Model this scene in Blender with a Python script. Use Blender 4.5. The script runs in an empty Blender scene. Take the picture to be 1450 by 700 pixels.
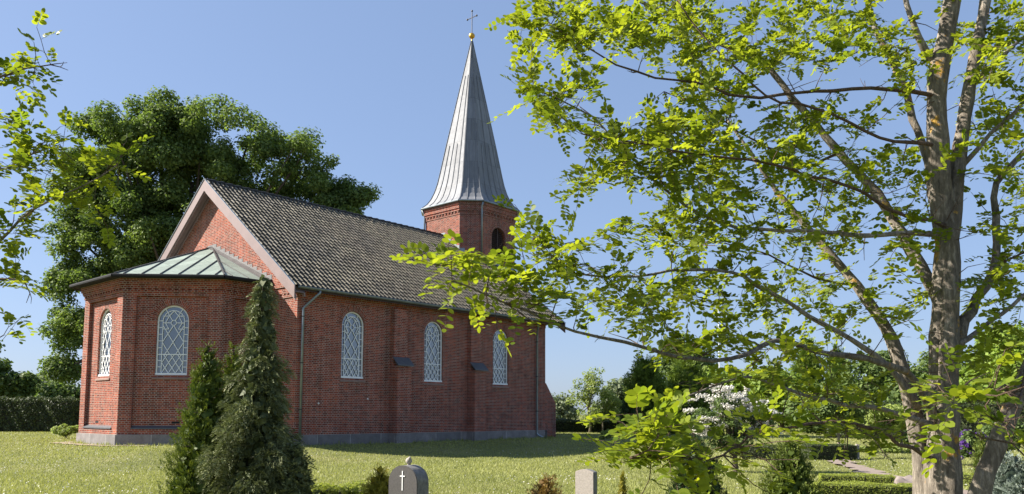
import bpy, bmesh, math, random
import numpy as np
from mathutils import Vector, Matrix
R = math.radians
rng = np.random.default_rng(7)
random.seed(7)
scene = bpy.context.scene
COL = scene.collection

# ------------------------------------------------------------------ camera
F, PX, PY = 1116.6, 725.0, 484.0          # focal length and principal point, in pixels of the 1450 x 700 photo
TILT, ROLL, EYE = 0.0909, 0.0032, 1.2
_f = Vector((0, math.cos(TILT), math.sin(TILT)))
_u0 = Vector((0, -math.sin(TILT), math.cos(TILT)))
_r0 = Vector((1, 0, 0))
_r = math.cos(ROLL) * _r0 + math.sin(ROLL) * _u0
_u = -math.sin(ROLL) * _r0 + math.cos(ROLL) * _u0
cam = bpy.data.cameras.new('camera')
cam.sensor_width = 36
cam.lens = F / 1450 * 36
cam.shift_y = (PY - 350) / 1450
cam.clip_end = 3000
cam.clip_start = 0.05
co = bpy.data.objects.new('camera', cam)
COL.objects.link(co)
co.matrix_world = Matrix(((_r.x, _u.x, -_f.x, 0), (_r.y, _u.y, -_f.y, 0), (_r.z, _u.z, -_f.z, EYE), (0, 0, 0, 1)))
scene.camera = co

# ------------------------------------------------------------------ sky, sun, exposure
YAW = 0.7234                               # the nave runs away to the right
SUN_EL, SUN_A = R(36.3), R(54)             # elevation; angle from the gable's outward normal
_U = Vector((math.cos(YAW), -math.sin(YAW), 0))
_V = Vector((-math.sin(YAW), -math.cos(YAW), 0))
sh = -math.sin(SUN_A) * _U + math.cos(SUN_A) * _V
SUN = Vector((sh.x * math.cos(SUN_EL), sh.y * math.cos(SUN_EL), math.sin(SUN_EL)))
world = bpy.data.worlds.new('World')
scene.world = world
world.use_nodes = True
wn = world.node_tree
sky = wn.nodes.new('ShaderNodeTexSky')
sky.sky_type = 'NISHITA'
sky.sun_disc = False
sky.sun_elevation = SUN_EL
sky.sun_rotation = math.atan2(SUN.x, SUN.y)
sky.altitude = 0
sky.air_density = 1.0
sky.dust_density = 0.7
sky.ozone_density = 6.0
bg = wn.nodes['Background']
bg.inputs['Strength'].default_value = 0.145
gm = wn.nodes.new('ShaderNodeGamma')          # softens the sky's own contrast
gm.inputs[1].default_value = 0.45
wn.links.new(sky.outputs[0], gm.inputs[0])
tn = wn.nodes.new('ShaderNodeMix'); tn.data_type = 'RGBA'; tn.blend_type = 'MULTIPLY'; tn.inputs[0].default_value = 1
tn.inputs[7].default_value = (.73, .81, 1.0, 1)
wn.links.new(gm.outputs[0], tn.inputs[6])
wn.links.new(tn.outputs[2], bg.inputs[0])
sl = bpy.data.lights.new('sun', 'SUN')
sl.energy = 5.0
sl.angle = R(0.55)
sl.color = (1.0, 0.93, 0.82)
so = bpy.data.objects.new('sun', sl)
COL.objects.link(so)
so.rotation_euler = SUN.to_track_quat('Z', 'Y').to_euler()
scene.view_settings.view_transform = 'Standard'
scene.view_settings.look = 'None'
scene.view_settings.exposure = 1.48
scene.view_settings.gamma = 1
scene.render.engine = 'CYCLES'
scene.cycles.max_bounces = 6
scene.cycles.transparent_max_bounces = 8

# ------------------------------------------------------------------ pixels and ground
def at(px, py, y):
    """World point at depth y (metres ahead of the camera) seen at a photo pixel."""
    d = _f + _r * ((px - PX) / F) + _u * ((PY - py) / F)
    return Vector((0, 0, EYE)) + d * (y / d.y)

def _ss(e0, e1, v):
    t = np.clip((v - e0) / (e1 - e0), 0, 1)
    return t * t * (3 - 2 * t)

def gz(x, y):
    """Ground height: the lawn falls away a little in front of the church."""
    x = np.asarray(x, float); y = np.asarray(y, float)
    dx, dy = x + 12.71, y - 32.92
    lu = dx * math.cos(YAW) - dy * math.sin(YAW); lv = dx * math.sin(YAW) + dy * math.cos(YAW)
    du = np.maximum(np.abs(lu) - 6.5, 0); dv = np.maximum(np.maximum(-4.4 - lv, lv - 15), 0)
    return -0.32 * _ss(.3, 5.5, np.hypot(du, dv)) * (1 - _ss(28, 37, y)) + .02 * np.sin(x * .21 + 1) * np.sin(y * .17)* _ss(1, 6, np.hypot(du, dv))

def ground(px, y):
    p = at(px, 585, y)
    return Vector((p.x, y, float(gz(p.x, y))))

def ztop(py, y):
    return at(725, py, y).z

# ------------------------------------------------------------------ object helpers
def link(o, parent=None):
    COL.objects.link(o)
    if parent is not None:
        o.parent = parent
    return o

def tag(o, label=None, cat=None, group=None, kind=None):
    if label: o['label'] = label
    if cat: o['category'] = cat
    if group: o['group'] = group
    if kind: o['kind'] = kind
    return o

def empty(name, loc, rz=0.0):
    o = bpy.data.objects.new(name, None)
    o.empty_display_size = 0.3
    o.location = loc
    o.rotation_euler = (0, 0, rz)
    return link(o)

def copy_tree(o, parent=None):
    c = o.copy()
    COL.objects.link(c)
    if parent is not None: c.parent = parent
    for ch in list(o.children):
        copy_tree(ch, c)
    return c

class MB:
    """Collects faces (with uvs in metres) and links them as one mesh object."""
    def __init__(s):
        s.v, s.f, s.uv = [], [], []
    def face(s, pts, uvs=None):
        n = len(s.v)
        s.v += [tuple(p) for p in pts]
        s.f.append(tuple(range(n, n + len(pts))))
        if uvs is None:
            a, b, c = Vector(pts[0]), Vector(pts[1]), Vector(pts[-1])
            nn = (b - a).cross(c - a)
            if nn.length < 1e-12: nn = Vector((0, 0, 1))
            nn.normalize()
            if abs(nn.z) > .7:
                uvs = [(p[0], p[1]) for p in pts]
            else:
                h = Vector((-nn.y, nn.x, 0)).normalized()
                uvs = [(Vector(p).dot(h), p[2]) for p in pts]
        s.uv += [tuple(q) for q in uvs]
    def hexa(s, b, t):
        """b, t: four bottom and four top corners, counter-clockwise from above."""
        s.face(b[::-1]); s.face(t)
        for i in range(4):
            j = (i + 1) % 4
            s.face([b[i], b[j], t[j], t[i]])
    def box(s, x0, x1, y0, y1, z0, z1):
        s.hexa([(x0, y0, z0), (x1, y0, z0), (x1, y1, z0), (x0, y1, z0)], [(x0, y0, z1), (x1, y0, z1), (x1, y1, z1), (x0, y1, z1)])
    def bar(s, a, b, w, h, up=(0, 0, 1)):
        """A rectangular bar from a to b."""
        a, b = Vector(a), Vector(b)
        d = (b - a).normalized(); up = Vector(up)
        x = d.cross(up)
        if x.length < 1e-6: x = d.cross(Vector((1, 0, 0)))
        x.normalize(); y = x.cross(d).normalized()
        q = lambda p: [p - x * w / 2 - y * h / 2, p + x * w / 2 - y * h / 2, p + x * w / 2 + y * h / 2, p - x * w / 2 + y * h / 2]
        A, B = q(a), q(b)
        s.face(A); s.face(B[::-1])
        for i in range(4):
            j = (i + 1) % 4
            s.face([A[j], A[i], B[i], B[j]])
    def tube(s, pts, rad, n=8, cap=True, wob=0.0, seed=0):
        P = [Vector(p) for p in pts]
        if not hasattr(rad, '__len__'): rad = [rad] * len(P)
        rings = []
        t0 = (P[1] - P[0]).normalized()
        x = t0.cross(Vector((0.31, 0.2, 1)) if abs(t0.z) < .9 else Vector((1, 0.2, 0))).normalized()
        rs = np.random.default_rng(seed)
        ph = rs.uniform(0, 6.28, 4)
        for i, p in enumerate(P):
            t = (P[min(i + 1, len(P) - 1)] - P[max(i - 1, 0)]).normalized()
            x = (x - t * x.dot(t)).normalized(); y = t.cross(x)
            ring = []
            for k in range(n):
                a = 2 * math.pi * k / n
                r = rad[i]
                if wob:
                    r *= 1 + wob * (math.sin(3 * a + ph[0] + i * .13) + .6 * math.sin(7 * a + ph[1] - i * .1) + .5 * math.sin(2 * a + ph[2] + i * .5))
                ring.append(p + (x * math.cos(a) + y * math.sin(a)) * r)
            rings.append(ring)
        base = len(s.v)
        for ring in rings: s.v += [tuple(q) for q in ring]
        L = 0
        for i in range(len(P) - 1):
            dl = (P[i + 1] - P[i]).length
            for k in range(n):
                k2 = (k + 1) % n
                s.f.append((base + i * n + k, base + i * n + k2, base + (i + 1) * n + k2, base + (i + 1) * n + k))
                c = 2 * math.pi * rad[i] / n
                s.uv += [(k * c, L), ((k + 1) * c, L), ((k + 1) * c, L + dl), (k * c, L + dl)]
            L += dl
        if cap:
            s.f.append(tuple(base + k for k in range(n))[::-1]); s.uv += [(0, 0)] * n
            m = base + (len(P) - 1) * n
            s.f.append(tuple(m + k for k in range(n))); s.uv += [(0, 0)] * n
    def sphere(s, c, r, n=12, m=8, sq=(1, 1, 1)):
        g = [[(c[0] + r * sq[0] * math.sin(math.pi * j / m) * math.cos(2 * math.pi * i / n), c[1] + r * sq[1] * math.sin(math.pi * j / m) * math.sin(2 * math.pi * i / n), c[2] + r * sq[2] * math.cos(math.pi * j / m)) for i in range(n)] for j in range(m + 1)]
        for j in range(m):
            for i in range(n):
                k = (i + 1) % n
                if j == 0: s.face([g[0][0], g[1][i], g[1][k]])
                elif j == m - 1: s.face([g[j][i], g[m][0], g[j][k]])
                else: s.face([g[j][i], g[j + 1][i], g[j + 1][k], g[j][k]])
    def build(s, name, mat, parent=None, smooth=False, loc=None):
        me = bpy.data.meshes.new(name)
        me.from_pydata(s.v, [], s.f)
        uvl = me.uv_layers.new(name='UVMap')
        uvl.data.foreach_set('uv', np.array(s.uv, dtype=np.float32).ravel())
        me.materials.append(mat)
        if smooth:
            bm = bmesh.new(); bm.from_mesh(me)
            bmesh.ops.remove_doubles(bm, verts=bm.verts, dist=1e-5)
            bm.to_mesh(me); bm.free()
            me.polygons.foreach_set('use_smooth', [True] * len(me.polygons))
        me.update()
        o = bpy.data.objects.new(name, me)
        if loc is not None: o.location = loc
        return link(o, parent)

def mesh_np(name, V, k, mat, parent=None, rnd=None, loc=None, smooth=False):
    """V: (n*k, 3) vertices of n loose k-gons."""
    V = np.ascontiguousarray(V, dtype=np.float32).reshape(-1, 3)
    nv = len(V); nf = nv // k
    me = bpy.data.meshes.new(name)
    me.vertices.add(nv); me.vertices.foreach_set('co', V.ravel())
    me.loops.add(nv); me.loops.foreach_set('vertex_index', np.arange(nv, dtype=np.int32))
    me.polygons.add(nf)
    me.polygons.foreach_set('loop_start', np.arange(0, nv, k, dtype=np.int32))
    me.polygons.foreach_set('loop_total', np.full(nf, k, dtype=np.int32))
    if smooth: me.polygons.foreach_set('use_smooth', np.ones(nf, dtype=bool))
    if rnd is not None:
        a = me.attributes.new('tint', 'FLOAT', 'FACE')
        a.data.foreach_set('value', np.asarray(rnd, dtype=np.float32))
    me.materials.append(mat)
    me.update(calc_edges=True)
    o = bpy.data.objects.new(name, me)
    if loc is not None: o.location = loc
    return link(o, parent)

# ------------------------------------------------------------------ materials
class NT:
    def __init__(s, name):
        s.m = bpy.data.materials.new(name); s.m.use_nodes = True
        s.t = s.m.node_tree; s.b = s.t.nodes['Principled BSDF']; s.out = s.t.nodes['Material Output']
    def n(s, typ, **kw):
        nd = s.t.nodes.new('ShaderNode' + typ)
        for k, v in kw.items():
            if k.startswith('i_'): nd.inputs[k[2:].replace('_', ' ')].default_value = v
            else: setattr(nd, k, v)
        return nd
    def l(s, a, b): s.t.links.new(a, b)
    def noise(s, scale, detail=4, rough=.55, vec=None, w=None):
        nd = s.n('TexNoise'); nd.inputs['Scale'].default_value = scale; nd.inputs['Detail'].default_value = detail; nd.inputs['Roughness'].default_value = rough
        if vec is not None: s.l(vec, nd.inputs['Vector'])
        return nd.outputs['Fac']
    def ramp(s, fac, stops):
        nd = s.n('ValToRGB'); e = nd.color_ramp.elements
        while len(e) < len(stops): e.new(.5)
        for el, (p, c) in zip(e, stops):
            el.position = p; el.color = (*c, 1) if len(c) == 3 else c
        s.l(fac, nd.inputs[0]); return nd.outputs[0]
    def mix(s, fac, a, b, mode='MIX'):
        nd = s.n('Mix', data_type='RGBA', blend_type=mode)
        for i, x in ((0, fac), (6, a), (7, b)):
            if hasattr(x, 'is_linked') or hasattr(x, 'links'): s.l(x, nd.inputs[i])
            else: nd.inputs[i].default_value = x if i == 0 else ((*x, 1) if len(x) == 3 else x)
        return nd.outputs[2]
    def obj(s): return s.n('TexCoord').outputs['Object']
    def uv(s): return s.n('TexCoord').outputs['UV']
    def mapping(s, vec, scale=(1, 1, 1), loc=(0, 0, 0)):
        nd = s.n('Mapping'); nd.inputs['Scale'].default_value = scale; nd.inputs['Location'].default_value = loc
        s.l(vec, nd.inputs[0]); return nd.outputs[0]
    def bump(s, h, strength=.3, dist=.01):
        nd = s.n('Bump'); nd.inputs['Strength'].default_value = strength; nd.inputs['Distance'].default_value = dist
        s.l(h, nd.inputs['Height']); s.l(nd.outputs[0], s.b.inputs['Normal'])
    def col(s, c):
        if hasattr(c, 'links'): s.l(c, s.b.inputs['Base Color'])
        else: s.b.inputs['Base Color'].default_value = (*c, 1)
    def set(s, rough=.7, metal=0., spec=.5):
        s.b.inputs['Roughness'].default_value = rough; s.b.inputs['Metallic'].default_value = metal
        s.b.inputs['Specular IOR Level'].default_value = spec

def plain(name, c, var=.25, scale=6, rough=.6, metal=0., bump=.1, spec=.5):
    t = NT(name); n = t.noise(scale, 6, .6, t.obj())
    a = tuple(x * (1 - var) for x in c); b = tuple(min(1, x * (1 + var)) for x in c)
    t.col(t.ramp(n, [(.3, a), (.7, b)])); t.set(rough, metal, spec)
    if bump: t.bump(t.noise(scale * 8, 3, .6, t.obj()), bump, .004)
    return t.m

def brick_mat():
    t = NT('red brick'); uv = t.uv()
    b = t.n('TexBrick', offset=.5, offset_frequency=2, squash=.5, squash_frequency=2)
    b.inputs['Scale'].default_value = 1; b.inputs['Brick Width'].default_value = .24; b.inputs['Row Height'].default_value = .0667
    b.inputs['Mortar Size'].default_value = .009; b.inputs['Mortar Smooth'].default_value = .15; b.inputs['Bias'].default_value = -.1
    b.inputs['Color1'].default_value = (0, 0, 0, 1); b.inputs['Color2'].default_value = (1, 1, 1, 1)
    t.l(uv, b.inputs['Vector'])
    bc = t.ramp(b.outputs['Color'], [(0, (.145, .033, .022)), (.3, (.235, .046, .026)), (.7, (.295, .062, .033)), (1, (.38, .10, .048))])
    big = t.noise(.55, 5, .6, t.obj())
    bc = t.mix(1, bc, t.ramp(big, [(.3, (.72, .70, .70)), (.7, (1.15, 1.12, 1.1))]), 'MULTIPLY')
    st = t.noise(1.3, 5, .7, t.mapping(t.obj(), (1.6, 1.6, .22)))
    bc = t.mix(1, bc, t.ramp(st, [(.32, (.58, .54, .53)), (.48, (.98, .98, .98)), (.72, (1.22, 1.12, 1.02))]), 'MULTIPLY')
    fine = t.noise(14, 4, .7, t.obj())
    bc = t.mix(1, bc, t.ramp(fine, [(.3, (.78, .78, .78)), (.7, (1.15, 1.15, 1.15))]), 'MULTIPLY')
    mo = t.ramp(t.noise(3, 4, .6, t.obj()), [(.3, (.25, .20, .165)), (.7, (.42, .35, .30))])
    t.col(t.mix(b.outputs['Fac'], bc, mo)); t.set(.9, 0, .12)
    inv = t.n('Invert'); t.l(b.outputs['Fac'], inv.inputs[1])
    t.bump(inv.outputs[0], .5, .006)
    return t.m

def granite_block_mat():
    t = NT('granite plinth'); uv = t.uv()
    b = t.n('TexBrick', offset=.35, offset_frequency=1, squash=1.3, squash_frequency=3)
    b.inputs['Scale'].default_value = 1; b.inputs['Brick Width'].default_value = 1.15; b.inputs['Row Height'].default_value = .9
    b.inputs['Mortar Size'].default_value = .012; b.inputs['Color1'].default_value = (.17, .16, .16, 1); b.inputs['Color2'].default_value = (.29, .26, .25, 1)
    b.inputs['Mortar'].default_value = (.42, .4, .38, 1)
    t.l(t.mapping(uv, (1, 1, 1), (0, .3, 0)), b.inputs['Vector'])
    c = t.mix(1, b.outputs['Color'], t.ramp(t.noise(60, 3, .7, t.obj()), [(.3, (.7, .7, .72)), (.7, (1.2, 1.18, 1.15))]), 'MULTIPLY')
    c = t.mix(1, c, t.ramp(t.noise(2.5, 5, .7, t.obj()), [(.3, (.7, .68, .66)), (.65, (1.1, 1.1, 1.1))]), 'MULTIPLY')
    t.col(c); t.set(.8); t.bump(t.noise(25, 4, .7, t.obj()), .35, .01)
    return t.m

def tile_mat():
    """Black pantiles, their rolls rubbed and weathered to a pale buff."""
    t = NT('black roof tile with painted highlights'); o = t.obj()
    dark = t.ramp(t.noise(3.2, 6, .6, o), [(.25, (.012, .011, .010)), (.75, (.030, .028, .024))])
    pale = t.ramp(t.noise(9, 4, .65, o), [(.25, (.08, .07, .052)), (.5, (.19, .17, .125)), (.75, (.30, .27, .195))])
    w = t.n('Attribute', attribute_name='sun_flank')
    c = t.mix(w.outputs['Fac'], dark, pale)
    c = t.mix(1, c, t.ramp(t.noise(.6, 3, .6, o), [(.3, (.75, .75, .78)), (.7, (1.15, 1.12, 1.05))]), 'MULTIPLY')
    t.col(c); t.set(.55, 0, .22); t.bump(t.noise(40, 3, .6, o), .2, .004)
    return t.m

def sheet_mat(name, a, b, rough, metal):
    t = NT(name); o = t.obj()
    st = t.noise(3, 5, .65, t.mapping(o, (2.2, 2.2, .35)))
    c = t.ramp(st, [(.25, a), (.75, b)])
    br = t.n('TexBrick', offset=.5, offset_frequency=2); br.inputs['Scale'].default_value = 1; br.inputs['Brick Width'].default_value = .5; br.inputs['Row Height'].default_value = 1.35; br.inputs['Mortar Size'].default_value = .012
    br.inputs['Color1'].default_value = (.8, .8, .8, 1); br.inputs['Color2'].default_value = (1.1, 1.1, 1.1, 1); br.inputs['Mortar'].default_value = (.6, .6, .6, 1)
    t.l(t.uv(), br.inputs['Vector'])
    t.col(t.mix(1, c, br.outputs['Color'], 'MULTIPLY'))
    r = t.n('MapRange'); r.inputs[3].default_value = rough - .1; r.inputs[4].default_value = rough + .12
    t.l(t.noise(5, 4, .6, o), r.inputs[0]); t.l(r.outputs[0], t.b.inputs['Roughness'])
    t.b.inputs['Metallic'].default_value = metal
    t.bump(t.noise(2.5, 3, .5, o), .25, .02)
    return t.m

def leaf_mat(name, lo, hi, trans, tr=.4, rough=.6, spec=.2):
    """lo / hi: leaf colours by the leaf's own random tint; trans: colour of light through the blade."""
    t = NT(name)
    a = t.n('Attribute', attribute_name='tint'); f = a.outputs['Fac']
    c = t.ramp(f, [(0, lo), (1, hi)])
    t.col(c); t.set(rough, 0, spec)
    tl = t.n('BsdfTranslucent'); t.l(t.mix(1, c, trans, 'MULTIPLY'), tl.inputs[0])
    mx = t.n('MixShader'); mx.inputs[0].default_value = tr
    t.l(t.b.outputs[0], mx.inputs[1]); t.l(tl.outputs[0], mx.inputs[2]); t.l(mx.outputs[0], t.out.inputs[0])
    return t.m

def bark_mat(name, a, b, lichen=.0, sc=1.):
    t = NT(name); o = t.obj()
    wv = t.n('VectorMath', operation='ADD'); sc_ = t.n('VectorMath', operation='SCALE'); nz = t.n('TexNoise'); nz.inputs['Scale'].default_value = 6; t.l(o, nz.inputs['Vector'])
    t.l(nz.outputs['Color'], sc_.inputs[0]); sc_.inputs['Scale'].default_value = .05; t.l(o, wv.inputs[0]); t.l(sc_.outputs[0], wv.inputs[1])
    fur = t.noise(10 * sc, 8, .78, t.mapping(wv.outputs[0], (3.4, 3.4, .6)))
    c = t.ramp(fur, [(.36, tuple(x * .42 for x in a)), (.45, tuple(x * .85 for x in a)), (.52, a), (.66, b)])
    c = t.mix(1, c, t.ramp(t.noise(2.2, 4, .6, o), [(.3, (.72, .7, .68)), (.7, (1.15, 1.15, 1.15))]), 'MULTIPLY')
    if lichen:
        m = t.ramp(t.noise(6.5, 5, .7, t.mapping(o, (1, 1, .8), (3, 1, 7))), [(.68 - lichen, (0, 0, 0)), (.73 - lichen, (1, 1, 1))])
        c = t.mix(m, c, t.ramp(t.noise(30, 3, .6, o), [(.3, (.42, .20, .02)), (.7, (.55, .36, .10))]))
    t.col(c); t.set(.9, 0, .2); t.bump(fur, .9, .03)
    return t.m

def lawn_mat():
    t = NT('lawn soil and turf'); o = t.obj()
    c = t.ramp(t.noise(.45, 6, .65, o), [(.3, (.12, .135, .045)), (.55, (.19, .195, .075)), (.75, (.27, .25, .12))])
    c = t.mix(1, c, t.ramp(t.noise(16, 5, .75, o), [(.3, (.55, .58, .5)), (.7, (1.25, 1.22, 1.2))]), 'MULTIPLY')
    t.col(c); t.set(.9, 0, .15); t.bump(t.noise(30, 4, .7, o), .9, .04)
    return t.m

def glass_mat():
    t = NT('old window glass'); o = t.obj()
    t.col((.04, .055, .08)); t.set(.05, 0, .9)
    t.b.inputs['IOR'].default_value = 1.9
    t.bump(t.noise(5, 2, .5, o), .04, .01)
    return t.m

M = dict(
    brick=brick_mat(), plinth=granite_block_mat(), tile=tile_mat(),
    zinc=sheet_mat('weathered zinc', (.155, .162, .18), (.22, .23, .25), .7, .0),
    copper=sheet_mat('pale green patinated copper', (.19, .245, .205), (.29, .345, .295), .7, .0),
    seam=plain('dark seam', (.06, .065, .065), rough=.5),
    lead=plain('lead flashing', (.13, .125, .125), .3, 4, .6, .2),
    mauve=plain('mauve brown paint', (.18, .125, .12), .12, 2, .55),
    white=plain('white window paint', (.84, .84, .83), .04, 3, .5),
    pipe=plain('grey zinc pipe', (.23, .26, .28), .2, 3, .4, .6),
    dark=plain('black painted gutter', (.02, .02, .022), .2, 3, .85, spec=.15),
    slate=plain('slate cap', (.075, .08, .09), .2, 6, .45),
    louvre=plain('dark brown louvre', (.045, .024, .018), .3, 5, .7),
    glass=glass_mat(), gold=plain('gilded ball', (.65, .36, .05), .2, 6, .35, .8, 0),
    iron=plain('dark iron', (.06, .055, .055), .2, 5, .5, .5),
    sill=plain('rendered sill', (.24, .15, .12), .2, 5, .85),
)

# ================================================================== CHURCH (local x across the gable, local y along the nave, away from the apse)
church = empty('church', (-12.71, 32.92, 0), -YAW)
tag(church, 'red brick church with black tiled roof, grey spire and green roofed apse', 'church')
HW, NL, ZE, ZA, EO, VO = 6.464, 14.41, 5.76, 10.97, .444, .42      # half width, length, eaves, ridge, eaves and verge overhang
SL = (ZA - ZE) / (HW + EO)
TAN = math.tan(math.pi / 8)

class Wall:
    """A wall frame: s runs along it, z up, o outward."""
    def __init__(s, O, d):
        s.O, s.d = Vector(O), Vector(d).normalized(); s.n = s.d.cross(Vector((0, 0, 1)))
    def P(s, a, z, o=0.0): return s.O + s.d * a + Vector((0, 0, z)) + s.n * o
    def quad(s, mb, a0, a1, z0, z1, o=0.0):
        mb.face([s.P(a0, z0, o), s.P(a1, z0, o), s.P(a1, z1, o), s.P(a0, z1, o)], [(a0, z0), (a1, z0), (a1, z1), (a0, z1)])
    def block(s, mb, a0, a1, z0, z1, o0, o1):
        b = [s.P(a0, z0, o1), s.P(a1, z0, o1), s.P(a1, z0, o0), s.P(a0, z0, o0)]
        t = [s.P(a0, z1, o1), s.P(a1, z1, o1), s.P(a1, z1, o0), s.P(a0, z1, o0)]
        mb.face(b[::-1], [(a0, o0), (a1, o0), (a1, o1), (a0, o1)]); mb.face(t, [(a0, o1), (a1, o1), (a1, o0), (a0, o0)])
        us = [(a0, a1), (a1, a1 + o1 - o0), (a1, a0), (a0 - o1 + o0, a0)]
        for i in range(4):
            j = (i + 1) % 4
            mb.face([b[i], b[j], t[j], t[i]], [(us[i][0], z0), (us[i][1], z0), (us[i][1], z1), (us[i][0], z1)])
    def bay(s, mb, a0, a1, z0, z1, ops, o=0.0, dep=.16):
        """Brick face with round-arched openings: (centre, width, sill, top)."""
        x = a0
        for c, w, zs, zt in sorted(ops):
            r = w / 2; sp = zt - r
            s.quad(mb, x, c - r, z0, z1, o); s.quad(mb, c - r, c + r, z0, zs, o)
            N = 16
            arc = [(c - r * math.cos(math.pi * i / N), sp + r * math.sin(math.pi * i / N)) for i in range(N + 1)]
            for (p, q), (p2, q2) in zip(arc[:-1], arc[1:]):
                mb.face([s.P(p, q, o), s.P(p2, q2, o), s.P(p2, z1, o), s.P(p, z1, o)], [(p, q), (p2, q2), (p2, z1), (p, z1)])
            L = 0
            out = [(c - r, zs)] + arc + [(c + r, zs)]
            for (p, q), (p2, q2) in zip(out[:-1], out[1:]):
                dl = math.hypot(p2 - p, q2 - q)
                mb.face([s.P(p, q, o), s.P(p, q, o - dep), s.P(p2, q2, o - dep), s.P(p2, q2, o)], [(0, L), (dep, L), (dep, L + dl), (0, L + dl)])
                L += dl
            x = c + r
        s.quad(mb, x, a1, z0, z1, o)

brick, plinth = MB(), MB()

def arch_ring(W, c, w, zs, zt, o, parent):
    """A ring of radiating bricks round the window head, 4 mm proud."""
    mb = MB(); r = w / 2; sp = zt - r; N = 20
    for i in range(N):
        a0, a1 = math.pi * i / N, math.pi * (i + 1) / N
        p = lambda a, rr: (c - rr * math.cos(a), sp + rr * math.sin(a))
        A, B, C_, D = p(a0, r), p(a0, r + .27), p(a1, r + .27), p(a1, r)
        u0, u1 = r * 1.25 * a0, r * 1.25 * a1
        mb.face([W.P(*A, o + .006), W.P(*D, o + .006), W.P(*C_, o + .006), W.P(*B, o + .006)], [(0.003, u0), (0.003, u1), (.237, u1), (.237, u0)])
        mb.face([W.P(*B, o + .006), W.P(*C_, o + .006), W.P(*C_, o), W.P(*B, o)], [(0, u0), (0, u1), (.01, u1), (.01, u0)])
    return mb.build('window_arch', M['brick'], parent)

def window(W, c, w, zs, zt, o, parent):
    """White leaded window: arched frame, border, diamonds and a six-spoked rosette."""
    mb = MB(); r = w / 2; sp = zt - r; off = o - .10
    def bar(p, q, t=.025, d=.014, oo=off):
        mb.bar(W.P(p[0] + c, p[1], oo), W.P(q[0] + c, q[1], oo), t, d, up=W.n)
    def arc(rr, t, d, n=18, a0=0, a1=math.pi, cz=sp, oo=off):
        pts = [(-rr * math.cos(a0 + (a1 - a0) * i / n), cz + rr * math.sin(a0 + (a1 - a0) * i / n)) for i in range(n + 1)]
        for p, q in zip(pts[:-1], pts[1:]): bar(p, q, t, d, oo)
    f = r - .028
    arc(f, .05, .05); bar((-f, zs), (-f, sp), .05, .05); bar((f, zs), (f, sp), .05, .05)
    bar((-r, zs + .035), (r, zs + .035), .07, .10, off + .02)
    ir = r - .19
    zt_ = zs + .76                                            # transom
    arc(ir, .026, .014); bar((-ir, zs + .06), (-ir, sp)); bar((ir, zs + .06), (ir, sp)); bar((-f, zt_), (f, zt_), .03, .02)
    zc = sp - .07
    k = (sp - zt_) / 5
    for i in range(0, 6):
        for sg in (-1, 1): bar((sg * ir, zt_ + k * i), (sg * f, zt_ + k * i))
    for i in (1, 2):
        for sg in (-1, 1): bar((sg * ir, zs + .07 + i * .23), (sg * f, zs + .07 + i * .23))
    # rosette
    arc(.095, .024, .014, 14, 0, 2 * math.pi, zc)
    h = ir; q = h * 1.62                                       # half diamond width / height
    for sg in (-1, 1):
        bar((sg * .095, zc), (sg * ir, zc))
        bar((sg * .05, zc + .085), (sg * .05 + sg * (ir - .02) * .72, zc + .085 + q * .70))
        bar((sg * ir, zc + .25), (sg * .17, zc + .25)); bar((sg * ir, zc - .23), (sg * .17, zc - .23))
        bar((sg * .17, zc + .25), (sg * .30, zc)); bar((sg * .17, zc - .23), (sg * .30, zc))
        bar((0, sp + ir - .01), (sg * .17, zc + .25))
    # diamonds, clipped to the inner border
    def clipbar(x0, z0, x1, z1, lo, hi):
        t0, t1 = 0., 1.
        dx, dz = x1 - x0, z1 - z0
        for pp, qq in ((-dx, x0 + ir), (dx, ir - x0), (-dz, z0 - lo), (dz, hi - z0)):
            if abs(pp) < 1e-9:
                if qq < 0: return
            else:
                t = qq / pp
                if pp < 0: t0 = max(t0, t)
                else: t1 = min(t1, t)
        if t1 - t0 > .02: bar((x0 + dx * t0, z0 + dz * t0), (x0 + dx * t1, z0 + dz * t1))
    top = zc - .09
    for j in range(-4, 8):
        z0 = top - q * 2 + j * q
        for sg in (-1, 1):
            clipbar(-sg * ir, z0, sg * ir, z0 + 2 * q, zt_, top)
            clipbar(-sg * ir * 1, zs + .06 + (j - 4) * q * .62, sg * ir, zs + .06 + (j - 4) * q * .62 + 2 * q * .95, zs + .06, zt_)
    fr = mb.build('window', M['white'], parent)
    g = MB(); N = 16
    arcp = [(c - r * math.cos(math.pi * i / N), sp + r * math.sin(math.pi * i / N)) for i in range(N + 1)]
    pts = [(c - r, zs)] + [(c + r, zs)] + arcp[::-1][0:]
    g.face([W.P(a, z, off - .03) for a, z in pts[:2] + arcp[::-1]])
    g.build('glass', M['glass'], fr)
    return fr

windows = []
def windowed(W, ops, o=0.0):
    for c, w, zs, zt in ops: windows.append((W, c, w, zs, zt, o))

# nave
WR = Wall((HW, 0, 0), (0, 1, 0)); WL = Wall((-HW, NL, 0), (0, -1, 0))
WG = Wall((-HW, 0, 0), (1, 0, 0)); WF = Wall((HW, NL, 0), (-1, 0, 0))
nave_ops = [(2.55, 1.08, 2.54, 5.14), (6.81, 1.08, 2.54, 5.14), (11.08, 1.08, 2.54, 5.14)]
left_ops = [(NL - a, b, c, d) for a, b, c, d in nave_ops]
ZP = .39
WR.bay(brick, 0, NL, ZP, ZE + .25, nave_ops); windowed(WR, nave_ops)
WL.bay(brick, 0, NL, ZP, ZE + .25, left_ops); windowed(WL, left_ops)
for W in (WG, WF):
    zt = lambda x: ZE + SL * (HW + EO - abs(x)) - .10
    pts = [(0, ZP), (2 * HW, ZP), (2 * HW, zt(HW)), (HW, zt(0)), (0, zt(HW))]
    brick.face([W.P(a, z) for a, z in pts], pts)
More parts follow.
